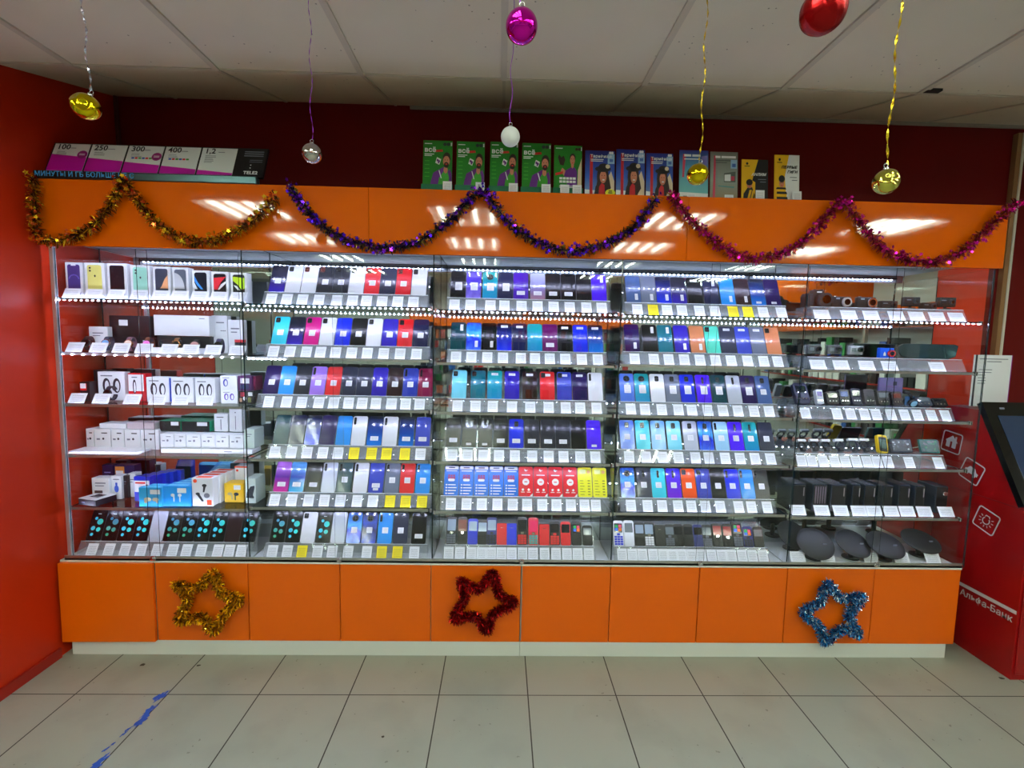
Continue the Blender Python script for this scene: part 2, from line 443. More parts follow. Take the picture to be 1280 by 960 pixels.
# ================================================================== fascia above the cases
cuts = [-.012, 1.503, 2.998, 4.545]
for i in range(3):
    a, c = cuts[i]+.001, cuts[i+1]-.001
    o = thing('fascia_box', ('glossy orange fascia box hung with gold tinsel beside the orange wall', 'glossy orange fascia box hung with purple tinsel above the middle bays', 'glossy orange fascia box hung with pink tinsel beside the red kiosk')[i], 'fascia', ((a+c)/2, 0, 1.99), group='orange fascia boxes above the glass showcases')
    ox = (a+c)/2
    put('front_panel', MB().box(a-ox, c-ox, 0, .018, .0, .296, bev=.001).mesh('fp'), ORANGE_G, o)
    put('inner_lip', MB().box(a-ox, c-ox, .0183, .0195, .001, .0395).mesh('il'), SOFFIT, o)  # white facing added to keep an orange glow out of the mirrors
    put('top_board', MB().box(a-ox, c-ox, .019, .46, .278, .296).mesh('tb'), ORANGE, o)
    put('soffit', MB().box(a-ox, c-ox, .0197, .46, .040, .056).mesh('so'), SOFFIT, o)
ZF = 2.286
# ================================================================== phones and their stands
PC = {  # colour name -> (rgb) or gradient
 'black': (9, 9, 12), 'white': (228, 230, 238), 'red': (215, 12, 26), 'navy': (22, 26, 66), 'blue': (14, 40, 210), 'sky blue': (10, 140, 232), 'cyan': (40, 200, 222),
 'magenta': (205, 14, 130), 'lilac': (160, 120, 226), 'slate grey': (46, 50, 72), 'indigo': (46, 30, 170), 'maroon': (128, 24, 66), 'teal': (8, 110, 130), 'purple': (70, 20, 170),
 'silver': (190, 196, 212), 'orange': (240, 84, 30), 'mint': (84, 218, 190), 'copper': (214, 132, 92), 'violet': (74, 20, 235), 'grey': (110, 118, 140), 'dark brown': (44, 24, 28), 'royal blue': (52, 66, 176),
 'dark grey': (40, 42, 50), 'pale blue': (120, 182, 240), 'light cyan': (120, 214, 240), 'periwinkle': (84, 124, 226), 'dark teal': (8, 62, 72), 'plum': (96, 16, 90), 'steel blue': (70, 96, 150), 'ice blue': (160, 210, 244), 'green grey': (50, 78, 84), 'bronze': (200, 124, 82), 'dark purple': (34, 14, 78)}
GR = {
 'two tone blue': [(0, (18, 120, 225)), (.45, (10, 60, 150)), (1, (8, 10, 22))], 'purple pink': [(0, (220, 40, 160)), (.5, (90, 20, 150)), (1, (190, 110, 230))], 'shaded blue': [(0, (60, 180, 240)), (.5, (14, 50, 160)), (1, (90, 170, 240))],
 'indigo to black': [(0, (58, 40, 190)), (.5, (24, 18, 60)), (1, (12, 10, 22))], 'lilac silver': [(0, (180, 130, 150)), (.4, (120, 110, 170)), (1, (200, 205, 240))], 'teal to blue': [(0, (10, 140, 200)), (1, (10, 160, 160))],
 'blue to black': [(0, (20, 50, 240)), (.6, (14, 26, 120)), (1, (8, 10, 30))], 'wavy blue': [(0, (70, 120, 250)), (.35, (14, 30, 210)), (.6, (60, 170, 255)), (1, (14, 60, 190))], 'wavy navy': [(0, (40, 70, 220)), (.4, (14, 18, 70)), (.7, (50, 80, 200)), (1, (14, 18, 56))], 'wavy violet': [(0, (150, 130, 250)), (.5, (60, 40, 190)), (1, (90, 60, 200))], 'purple indigo': [(0, (120, 30, 220)), (1, (50, 40, 230))]}
def finish(c):
    if c in GR: return grad_mat('phone '+c, GR[c], wavy=.5 if 'wavy' in c else 0)
    return mat('phone '+c, PC[c], .18 if c not in ('sky blue', 'red', 'cyan') else .3, coat=.0 if 'black' in c or 'dark' in c else .3, spec=.35)
FRAME_M = mat('phone_frame', (70, 72, 84), .3, .8)
LENS_M = mat('lens_glass', (6, 6, 10), .05, coat=1)
CAMM = {'k': BLACK, 'w': mat('brown_cam', (110, 40, 30), .3)}
STICK = card_mat('white_sticker', (236, 236, 246))
PW, PL, PT = .0755, .155, .0085
def phone_back(): return MB().prism(rrect(-PW/2+.0012, PW/2-.0012, .0012, PL-.0012, .0095), 0, .004).mesh('back')
def phone_frame(): return MB().prism(rrect(-PW/2, PW/2, 0, PL, .0105), .0008, PT).mesh('frame')
def camera_meshes(kind):
    b = MB(); l = MB(); w = PW/2
    def lens(x, z, r): l.cyl((x, -.0022, z), (0, 1, 0), r, .0012, 12)
    if kind == 'c':
        b.prism(rrect(-w+.006, -w+.028, PL-.034, PL-.007, .005), -.0016, .0002)
        for dx, dz in ((.0055, .007), (.0155, .007), (.0055, .0185), (.0155, .0185)): lens(-w+.0065+dx, PL-.034+dz+.001, .0036)
    elif kind == 'v':
        b.prism(rrect(-w+.007, -w+.0185, PL-.047, PL-.008, .0055), -.0016, .0002)
        for k in range(3): lens(-w+.01275, PL-.0145-.0125*k, .0042)
    elif kind == 'm':
        b.prism(rrect(-.0105, .0105, PL-.042, PL-.013, .006), -.0016, .0002)
        for dx, dz in ((-.005, -.02), (.005, -.02), (-.005, -.034), (.005, -.034)): lens(dx, PL+dz, .0036)
    elif kind == 'n':
        b.prism(rrect(-.0055, .0055, PL-.052, PL-.013, .0054), -.0016, .0002)
        for k in range(3): lens(0, PL-.019-.0125*k, .0042)
    elif kind == 'o':
        b.prism(ell(0, PL-.03, .0165), -.0016, .0002)
        for dx, dz in ((-.006, .006), (.006, .006), (-.006, -.006), (.006, -.006)): lens(dx, PL-.03+dz, .004)
    elif kind == 'u':
        b.prism([(-.017, PL-.012), (-.017, PL-.04), (-.008, PL-.05), (.008, PL-.05), (.017, PL-.04), (.017, PL-.012), (.007, PL-.012), (.007, PL-.036), (-.007, PL-.036), (-.007, PL-.012)][::1], -.0016, .0002)
        lens(0, PL-.043, .004)
    return b.mesh('camera'), l.mesh('lens')
def card_mesh(w, h, th=.0008):
    b = MB().box(-w/2, w/2, 0, th, 0, h)
    uv = b.bm.loops.layers.uv.new('UVMap')
    for f in b.bm.faces:
        for lp in f.loops: lp[uv].uv = ((lp.vert.co.x+w/2)/w, lp.vert.co.z/h)
    return b.mesh('card')
LEAN = math.radians(24.5)
def dots_mesh():
    P = []
    for x, z, r in ((-.010, .110, .0075), (.012, .094, .0145), (-.015, .062, .0105), (.012, .056, .0105), (-.014, .032, .0075)): P.append((ell(x, z, r, n=18), 0, 0))
    P.append((rrect(-.008, .008, .131, .134, .001, 1), 1, 0))
    return print_mesh(P)
DOTM = [grad_mat('turquoise print', [(0, (60, 190, 240)), (1, (40, 225, 200))], 0, .3), PAPERW, ]
DOTG = [grad_mat('green print', [(0, (40, 170, 120)), (1, (70, 140, 200))], 2, .3), PAPERW]
def promo_mesh(kind):
    P = []; w = PW/2
    if kind == 'b':
        P.append((rrect(-w+.004, w-.004, PL-.020, PL-.004, .003, 2), 1, 0)); P.append((rrect(-.016, .016, PL-.0135, PL-.0085, .001, 1), 3, 1))
        P.append((rrect(-.028, .028, PL-.030, PL-.025, .001, 1), 1, 0))
        for x in (-.013, 0, .013):
            P.append((ell(x, .103, .0055, n=12), 2, 0)); P.append((rrect(x-.006, x+.006, .084, .097, .003, 2), 2, 0))
        P.append((rrect(-.017, .017, .074, .087, .006, 3), 1, 1))
        for k in range(4):
            P.append((ell(-.024, .056-.0145*k, .0042, n=10), 1, 0)); P.append((rrect(-.016, random.uniform(.012, .028), .0535-.0145*k, .0585-.0145*k, .001, 1), 1, 0))
    elif kind == 'r':
        P.append(([(-.008, PL-.022), (.0, PL-.027), (.012, PL-.018), (.002, PL-.019), (-.006, PL-.012)][::-1], 1, 0))
        P.append((rrect(-.022, .022, PL-.047, PL-.042, .001, 1), 1, 0)); P.append((ell(0, .076, .0175, n=22), 1, 0))
        P.append((rrect(-.008, .008, .0735, .0785, .001, 1), 0, 1))
        for x in (-.015, .015): P.append((ell(x, .036, .006, n=12), 1, 0)); P.append((rrect(x-.010, x+.010, .022, .0255, .001, 1), 1, 0))
        P.append(([(w-.018, .003), (w-.003, .003), (w-.003, .018)], 1, 0))
    elif kind == 'y':
        P.append((rrect(-.026, .006, PL-.034, PL-.012, .002, 1), 1, 0)); P.append((ell(.020, PL-.024, .0095, n=14), 2, 0))
        for k in range(6):
            P.append((rrect(-.026, random.uniform(-.01, .006), .014+.014*k, .0165+.014*k, .0008, 1), 3, 0)); P.append((rrect(.014, .026, .013+.014*k, .0175+.014*k, .0008, 1), 3, 0))
    return print_mesh(P)
PROMO = {'b': [mat('promo blue', (10, 110, 225), .25), PAPERW, mat('promo plum', (150, 30, 110), .4), mat('promo navy', (20, 40, 130), .4)],
         'r': [mat('promo red', (225, 8, 40), .25), PAPERW], 'y': [mat('promo yellow', (245, 240, 10), .3), mat('promo pale', (250, 250, 170), .4), mat('promo peach', (245, 190, 120), .4), mat('promo olive', (90, 96, 10), .4)]}
def make_phone(loc, color, flags, label, group):
    o = thing('smartphone', label, 'phone', loc, (-LEAN, 0, 0), group)
    put('frame', cached('pf', phone_frame), FRAME_M, o)
    screen = any(f in flags for f in 'dgp')
    fm = finish(color) if not ('p' in flags) else PROMO[flags[1]][0]
    put('screen' if screen else 'back_cover', cached('pb', phone_back), fm, o)
    if 'p' in flags: put('printed_film', cached('promo'+flags[1], lambda: promo_mesh(flags[1])), PROMO[flags[1]], o); return o
    if 'd' in flags or 'g' in flags: put('printed_film', cached('dots', dots_mesh), DOTM if 'd' in flags else DOTG, o)
    for k in 'cvmnou':
        if k in flags:
            cm, lm = cached('cam'+k, lambda: camera_meshes(k))
            c = put('camera_bump', cm, CAMM['w'] if 'w' in flags else (mat('silver_cam', (150, 152, 160), .25, .8) if k == 'u' else BLACK), o)
            put('lens', lm, LENS_M, c)
    for k, (w, h, z, x) in {'s': (.030, .029, .052, 0), 'S': (.034, .044, .048, .003), 'b': (.040, .022, .028, 0), 't': (.034, .013, PL-.026, 0), 'l': (.015, .034, .020, .014), 'L': (.015, .034, .108, .016), 'e': (.026, .012, .014, 0)}.items():
        if k in flags: put('price_sticker', cached('st'+k, lambda: card_mesh(w, h, .0005)), STICK, o, (x, -.0006, z))
    return o
# feature phones -----------------------------------------------------------
def keypad(w, z0, z1, rows=4, cols=3):
    b = MB(); g = .0016
    cw = (w-.006)/cols; ch = (z1-z0)/rows
    for i in range(cols):
        for j in range(rows):
            x = -w/2+.003+cw*i
            b.box(x+g/2, x+cw-g/2, -.0012, .0005, z0+ch*j+g/2, z0+ch*(j+1)-g/2, bev=.0004)
    return b.mesh('keypad')
FPC = {'black': BLACK, 'red': mat('fp red', (205, 14, 26), .3), 'blue': mat('fp blue', (20, 40, 190), .3), 'white': mat('fp white', (225, 228, 235), .35), 'navy': mat('fp navy', (22, 30, 110), .3), 'teal': mat('fp teal', (70, 160, 150), .35), 'grey': mat('fp grey', (90, 96, 110), .3)}
SCR = {'d': mat('screen dark', (18, 22, 30), .08, coat=1), 'l': mat('screen pale', (150, 168, 185), .1, coat=1), 'b': mat('screen brown', (120, 60, 50), .12, coat=1), 'r': mat('screen red', (150, 30, 40), .12, coat=1), 'g': mat('screen grey', (110, 120, 124), .12, coat=1), 'p': mat('screen pink', (222, 40, 90), .15, coat=1)}
TILE = [mat('tile blue', (40, 110, 230), .2), mat('tile orange', (240, 110, 30), .2), mat('tile green', (20, 170, 90), .2), mat('tile pink', (225, 60, 110), .2)]
def make_feature(loc, spec, h, label, group):
    body, key, scr, style = spec
    w = .052
    o = thing('feature_phone', label, 'phone', loc, (-LEAN, 0, 0), group)
    if style == 'flip':
        put('lid', cached(('fl', h), lambda: MB().prism(rrect(-w/2, w/2, 0, h, .006), -.004, .004).mesh('lid')), FPC[body], o)
        put('lower_half', cached(('fb', h), lambda: MB().prism(rrect(-w/2+.001, w/2-.001, 0, h, .006), .0045, .014).mesh('base')), BLACK, o)
        put('lid_badge', cached(('fbd', h), lambda: MB().prism(rrect(-.007, .007, h*.78, h*.80, .0008, 1), -.0047, -.0039).mesh('bdg')), CHROME, o)
        return o
    put('body', cached(('fp', h), lambda: MB().prism(rrect(-w/2, w/2, 0, h, .012), 0, .013).mesh('body')), FPC[body], o)
    zs = .50*h if style != 'tall' else .46*h
    put('screen', cached(('fs', h, style), lambda: MB().prism(rrect(-w/2+.005, w/2-.005, zs+.004, h-.014, .003), -.0010, .0002).mesh('screen')), SCR[scr], o)
    if style == 'tiles':
        P = []
        for i, (x, z) in enumerate(((-.009, .3), (.009, .3), (-.009, .7), (.009, .7))):
            zz = zs+.006+(h-.022-zs)*z; P.append((rrect(x-.0075, x+.0075, zz-.007, zz+.008, .001, 1), i % 4, 0))
        put('screen_icons', cached(('ti', h), lambda: print_mesh(P, -.0012)), TILE, o)
    if style == 'plain': return o
    put('keypad', cached(('kp', h), lambda: keypad(w, .005, zs-.012)), FPC[key], o)
    put('navigation_key', cached(('nv', h), lambda: MB().prism(rrect(-.008, .008, zs-.0105, zs+.001, .003), -.0014, .0002).mesh('nav')), FPC[key] if style != 'tall' else CHROME, o)
    return o
# stands ---------------------------------------------------------------------
def make_stand(bay, row, xa, xb, z):
    o = thing('phone_stand', f'clear acrylic display stand with sloped card lip, {ROWNAME[row]}, {BAYNAME[bay]}', 'display stand', ((xa+xb)/2, .06, z), group='clear acrylic stands')
    dx = (xa+xb)/2
    a, c = xa-dx, xb-dx
    tn = math.tan(LEAN); th = .0022
    b = MB()
    b.profx([(-.013, 0), (-.013+th, 0), (.019+th, .0590), (.019, .0605)], a, c)
    b.profx([(.019, .0605), (.019, .0605-th), (.050, .0605-th-.031*tn), (.050, .0605-.031*tn)], a, c)
    z1 = .0605-.031*tn
    b.profx([(.050-th, z1-th), (.050, z1-th), (.050+.120*tn, z1+.120), (.050+.120*tn-th, z1+.120)], a, c)
    b.profx([(.050, 0), (.050+th, 0), (.050+th, z1-th), (.050, z1-th)], a, c)
    put('stand_sheet', b.mesh('sheet'), ACRYL, o)
    put('lip_highlight', MB().box(a, c, .0178, .0202, .0596, .0616).mesh('edge'), AEDGE_HL, o)  # whitish strip painted in as the lip's highlight
    return o
CW, CH = .050, .058
CARD = card_mesh(CW, CH)
BIGCARD = card_mesh(.078, .052)
CANG = math.atan2(.032, .059)
def make_card(x, y, z, color, label, group, big=False, lean=None):
    o = put('price_card', BIGCARD if big else CARD, CARDY if color == 'yellow' else CARDW, None, (x, y, z), (-(CANG if lean is None else lean), 0, 0))
    return tag(o, label, 'price card', group)
SCALE = {1: (70, .1953), 2: (300, .1953), 3: (530, .1953), 4: (750, .1953), 5: (970, .2422)}
def zp(bay, v, sc=None):
    o, s = SCALE[bay]
    return o+v*(sc or s)
def name_items(items, noun, plural, row, bay):
    """labels for a row of look-alikes: by colour when the colour is alone in the row, else counted from the orange wall"""
    cnt = {}; out = []; seen = {}
    for c in items: cnt[c] = cnt.get(c, 0)+1
    for c in items:
        seen[c] = seen.get(c, 0)+1
        where = f'{ROWNAME[row]}, {BAYNAME[bay]}'
        if cnt[c] == 1: out.append((f'{c} {noun}, {where}', True))
        else: out.append((f'{ORD[seen[c]-1]} {c} {noun} along the {where}' if bay in (1, 5) else f'{ORD[seen[c]-1]} {c} {noun} along {where}', False))
    return out
def do_cards(bay, row, xs, colors, z, owners=None, noun='smartphone', big=False, y=.0455):
    n = {'white': 0, 'yellow': 0}
    for i, (zx, c) in enumerate(zip(xs, colors)):
        n[c] += 1
        where = f'{ROWNAME[row]}, {BAYNAME[bay]}'
        lab = f'{ORD[n[c]-1]} {c} price card along {where}' if colors.count(c) > 1 else f'single {c} price card on {where}'
        x = xat(zx, y+.015, z+.03)
        make_card(x, y, z+.0012, c, lab, 'price cards', big)
def phone_row(bay, row, spec, xs, tags, yellow=()):
    """spec: 'colour/flags' strings; xs: photo columns of the phones' feet; tags: photo columns of the cards"""
    z = ROWZ[bay][row]
    items = [s.split('/') for s in spec]
    names = []
    for c, f in items:
        extra = ''
        names.append({'d': 'dark dotted', 'g': 'dark dotted'}.get(f[:1], c) if f[:1] != 'p' else {'b': 'blue promo-printed', 'r': 'red promo-printed', 'y': 'yellow promo-printed'}[f[1]])
    labs = name_items(names, 'smartphone', 'smartphones', row, bay)
    X = [xat(v, .09, z+.06) for v in xs]
    for i in range(1, len(X)): X[i] = max(X[i], X[i-1]+.0766)
    X[-1] = min(X[-1], bay*.9-.048)
    for i in range(len(X)-2, -1, -1): X[i] = min(X[i], X[i+1]-.0766)
    make_stand(bay, row, max(min(X)-.05, (bay-1)*.9+.012), min(max(X)+.05, bay*.9-.006), z+.0006)
    for x, (c, f), (lab, u) in zip(X, items, labs):
        make_phone((x, .0875, z+.0580), c, f, lab, 'smartphones in the showcases')
    do_cards(bay, row, tags, ['yellow' if i in yellow else 'white' for i in range(len(tags))], z)
P2 = lambda *v: [zp(2, a) for a in v]
P3 = lambda *v: [zp(3, a) for a in v]
P4 = lambda *v: [zp(4, a) for a in v]
# second bay
phone_row(2, 0, ['indigo to black/s', 'white/c', 'white/cw', 'dark grey/csw', 'dark grey/cs', 'white/c', 'red/csw', 'slate grey/s', 'red/csw', 'white/c'], P2(230, 332, 432, 535, 637, 737, 835, 935, 1030, 1125), P2(200, 300, 400, 505, 620, 720, 810, 910, 1010, 1110))
phone_row(2, 1, ['cyan/cs', 'indigo to black/s', 'magenta/cs', 'white/c', 'blue/s', 'black/s', 'white/c', 'indigo/s', 'red/cs', 'navy/s'], P2(245, 345, 450, 545, 645, 745, 840, 945, 1045, 1140), P2(215, 320, 425, 515, 612, 715, 815, 920, 1025, 1130))
phone_row(2, 2, ['dark purple/s', 'sky blue/s', 'dark grey/s', 'lilac/vs', 'red/s', 'slate grey/s', 'slate grey/s', 'indigo/s', 'dark brown/s', 'royal blue/vs', 'maroon/vs'], P2(222, 320, 422, 523, 626, 710, 803, 896, 990, 1078, 1165), P2(185, 298, 395, 505, 600, 695, 782, 870, 970, 1060, 1150))
phone_row(2, 3, ['dark teal/', 'navy/', 'blue to black/', 'dark purple/', 'sky blue/', 'white/v', 'two tone blue/b', 'white/v', 'two tone blue/b', 'royal blue/b'], P2(255, 352, 455, 555, 655, 750, 855, 953, 1060, 1165), P2(222, 330, 430, 530, 628, 730, 842, 938, 1055, 1155), (5, 6, 7, 8))
phone_row(2, 4, ['purple pink/b', 'shaded blue/b', 'black/b', 'silver/v', 'green grey/vs', 'white/v', 'royal blue/be', 'grey/vs', 'red/vs', 'sky blue/vs'], P2(258, 355, 462, 562, 660, 765, 865, 967, 1065, 1165), P2(222, 332, 440, 540, 642, 750, 850, 960, 1060, 1165), (7, 8, 9))
phone_row(2, 5, ['black/g', 'black/d', 'white/ce', 'black/d', 'silver/', 'wavy blue/os', 'wavy navy/os', 'sky blue/vs', 'slate grey/s', 'black/b'], P2(235, 328, 423, 520, 618, 722, 820, 922, 1022, 1140), P2(208, 303, 397, 497, 590, 692, 812, 907, 1008, 1115), (2, 7, 8))
# third bay
phone_row(3, 0, ['black/S', 'wavy violet/S', 'teal to blue/oS', 'navy/S', 'purple/b', 'lilac silver/b', 'black/b', 'black/b', 'black/', 'violet/L'], P3(215, 315, 420, 520, 615, 728, 820, 920, 1018, 1122), P3(195, 298, 425, 515, 625, 727, 830, 933, 1040, 1138))
phone_row(3, 1, ['dark teal/L', 'wavy blue/l', 'black/l', 'blue to black/t', 'navy/t', 'teal to blue/', 'plum/b', 'black/t', 'blue/t', 'two tone blue/t'], P3(215, 315, 410, 508, 602, 703, 800, 898, 1000, 1100), P3(205, 303, 405, 505, 620, 710, 805, 905, 1010, 1113))
phone_row(3, 2, ['light cyan/c', 'teal/c', 'teal to blue/t', 'indigo/t', 'dark brown/t', 'red/ct', 'royal blue/ct', 'dark purple/t', 'white/v'], P3(222, 343, 450, 562, 677, 790, 900, 1000, 1100), P3(215, 330, 440, 563, 680, 798, 907, 1000, 1105))
phone_row(3, 3, ['black/b', 'black/ue', 'black/ue', 'black/b', 'blue/mb', 'dark grey/b', 'dark grey/b', 'dark grey/b', 'black/', 'violet/e'], P3(185, 285, 388, 490, 590, 690, 795, 890, 990, 1090), P3(180, 280, 380, 480, 582, 693, 798, 893, 1000, 1097))
phone_row(3, 4, ['blue/pb']*5+['red/pr']*4+['red/py']*2, P3(178, 272, 368, 465, 562, 657, 747, 838, 928, 1018, 1107), P3(172, 272, 370, 470, 568, 660, 757, 848, 940, 1028, 1100))
# fourth bay
phone_row(4, 0, ['steel blue/l', 'grey/l', 'blue to black/l', 'indigo to black/l', 'black/t', 'navy/L', 'sky blue/l', 'dark brown/l', 'two tone blue/e', 'dark purple/e'], P4(218, 315, 412, 512, 615, 720, 825, 920, 1020, 1115), P4(240, 340, 430, 525, 637, 735, 852, 947, 1045, 1162), (1, 6, 7))
phone_row(4, 1, ['dark purple/l', 'black/L', 'teal/L', 'indigo/l', 'bronze/l', 'mint/c', 'slate grey/t', 'royal blue/t', 'grey/t', 'copper/c'], P4(210, 325, 425, 530, 632, 730, 830, 928, 1020, 1110), P4(222, 345, 440, 540, 640, 740, 840, 945, 1048, 1138))
phone_row(4, 2, ['periwinkle/oS', 'teal to blue/oS', 'white/m', 'grey/mS', 'blue/mS', 'violet/nS', 'dark teal/mS', 'silver/n', 'dark purple/mS', 'steel blue/ms'], P4(178, 275, 375, 472, 568, 672, 770, 868, 962, 1055), P4(197, 288, 395, 502, 588, 690, 787, 883, 985, 1083))
phone_row(4, 3, ['periwinkle/ms', 'cyan/ms', 'pale blue/ms', 'light cyan/ms', 'silver/ms', 'wavy blue/ms', 'ice blue/vs', 'violet/ns', 'teal to blue/ns', 'slate grey/s'], P4(180, 280, 380, 482, 588, 687, 787, 880, 977, 1078), P4(187, 295, 400, 503, 612, 697, 802, 897, 993, 1092))
phone_row(4, 4, ['wavy blue/os', 'slate grey/ns', 'cyan/ns', 'purple indigo/ns', 'orange/cs', 'royal blue/cs', 'black/s', 'blue/vs', 'sky blue/vs', 'dark grey/vs'], P4(182, 287, 382, 480, 577, 672, 765, 853, 950, 1045), P4(198, 305, 398, 500, 585, 675, 770, 888, 970, 1070))
# wall bay, bottom row of dotted phones
phone_row(1, 5, ['black/d', 'black/g', 'black/d', 'black/d', 'silver/', 'black/g', 'black/g', 'black/d', 'black/d', 'dark brown/', 'black/d'], [70+v*.2109 for v in (265, 370, 452, 545, 635, 730, 815, 890, 975, 1062, 1140)], [70+v*.2109 for v in (215, 315, 410, 505, 600, 692, 775, 862, 960, 1028, 1100)])
# feature phone rows
def feature_row(bay, row, spec, xs, tags):
    z = ROWZ[bay][row]
    names = []
    cn = {'flip': 'folding phone', 'tiles': 'keypad phone with coloured icons', 'key': 'keypad phone', 'tall': 'tall keypad phone', 'plain': 'small phone'}
    full = [f'{s[0]} {cn[s[3]]}' if s[3] not in ('key', 'tall') or s[1] == s[0] else f'{s[0]} {cn[s[3]]} with {s[1]} keys' for s in spec]
    cnt = {}
    X = [xat(v, .09, z+.06) for v in xs]
    make_stand(bay, row, min(X)-.035, max(X)+.035, z+.0006)
    for x, s, n in zip(X, spec, full):
        cnt[n] = cnt.get(n, 0)+1
        a = n if full.count(n) == 1 else f'{ORD[cnt[n]-1]} {n}'
        make_feature((x, .086, z+.0585), s[:4], s[4], f'{a}, {ROWNAME[row]}, {BAYNAME[bay]}', 'feature phones on the bottom decks')
    do_cards(bay, row, tags, ['white']*len(tags), z)
feature_row(3, 5, [('black', 'grey', 'l', 'tall', .140), ('black', 'black', 'b', 'tall', .138), ('blue', 'blue', 'l', 'key', .130), ('black', 'black', 'l', 'key', .124), ('navy', 'black', 'l', 'key', .138), ('red', 'red', 'd', 'flip', .108), ('blue', 'blue', 'd', 'flip', .108),
   ('black', 'red', 'd', 'tall', .140), ('red', 'teal', 'p', 'tall', .138), ('red', 'red', 'd', 'flip', .106), ('black', 'red', 'd', 'key', .122), ('red', 'red', 'd', 'key', .120), ('black', 'black', 'd', 'tiles', .120), ('black', 'black', 'g', 'plain', .102)],
   P3(172, 242, 310, 372, 432, 497, 560, 628, 700, 770, 838, 908, 978, 1048), P3(158, 230, 303, 368, 430, 495, 562, 630, 698, 772, 845, 915, 983, 1055))
feature_row(4, 5, [('white', 'blue', 'd', 'tiles', .128), ('white', 'white', 'g', 'key', .130), ('black', 'black', 'l', 'key', .122), ('black', 'white', 'l', 'tall', .124), ('black', 'black', 'd', 'flip', .108), ('black', 'grey', 'g', 'key', .112), ('black', 'black', 'd', 'key', .114), ('black', 'black', 'd', 'key', .114), ('navy', 'navy', 'd', 'key', .112),
   ('black', 'grey', 'g', 'key', .112), ('black', 'black', 'r', 'tall', .120), ('black', 'black', 'r', 'tall', .118), ('black', 'grey', 'd', 'tiles', .132), ('navy', 'black', 'd', 'tiles', .106), ('black', 'black', 'g', 'plain', .104)],
   P4(122, 190, 258, 320, 388, 452, 508, 572, 635, 692, 760, 825, 890, 955, 1022), P4(142, 208, 272, 340, 405, 465, 525, 588, 648, 715, 780, 842, 910, 975, 1043))
# ================================================================== helpers for boxed goods
def carton(name, label, cat, x, y, z, w, d, h, m, group=None, rot=0., bev=.0008, lean=0.):
    o = put(name, cached(('ct', round(w, 4), round(d, 4), round(h, 4)), lambda: MB().box(-w/2, w/2, 0, d, 0, h, bev=bev).mesh('carton')), m, None, (x, y, z), (-lean, 0, rot))
    return tag(o, label, cat, group)
def prints(o, polys, mats, y=-.0004, name='print', z=0):
    return put(name, print_mesh(polys, y), mats, o, (0, 0, z))
def bars(x0, x1, z0, n, dz, th, mi=0, layer=0, jit=.3):
    return [(rrect(x0, x1-(x1-x0)*jit*random.random(), z0-dz*k, z0-dz*k+th, th*.3, 1), mi, layer) for k in range(n)]
INK = mat('grey_ink', (120, 124, 140), .6)
DINK = mat('dark_ink', (34, 36, 48), .6)
RINK = mat('red_ink', (220, 24, 30), .5)
CWHITE = mat('white_carton', (232, 235, 240), .4)
CBLACK = mat('black_carton', (17, 17, 22), .4)
def z1(v, b=False): return 70+v*(.2109 if b else .1953)
B1 = 'bay at orange wall'
# ------------------------------------------------------------------ wall bay, top shelf: boxed phones
z = ROWZ[1][0]
pics = [('violet ringed', (70, 60, 140), (110, 100, 200), 'ring'), ('plain yellow', (236, 230, 130), (40, 40, 40), 'cam'), ('plain black', (14, 16, 28), (40, 40, 50), 'cam2'), ('plain mint', (160, 226, 206), (40, 60, 60), 'cam'),
        ('dark grey and peach', (60, 64, 84), (240, 170, 120), 'swoosh'), ('pale grey planet', (96, 104, 120), (206, 212, 220), 'swoosh2'), ('black with blue wave', (16, 16, 40), (60, 150, 240), 'wave'), ('black with red wave', (24, 8, 24), (235, 40, 60), 'wave2'), ('black with lime wave', (14, 14, 24), (200, 235, 30), 'wave3')]
xs = [(79, 104), (106, 131.5), (133.5, 160), (163, 188), (191, 213.5), (215.5, 236), (240, 262), (264, 286), (288, 311)]
hs = [.176, .176, .176, .170, .166, .164, .152, .148, .146]
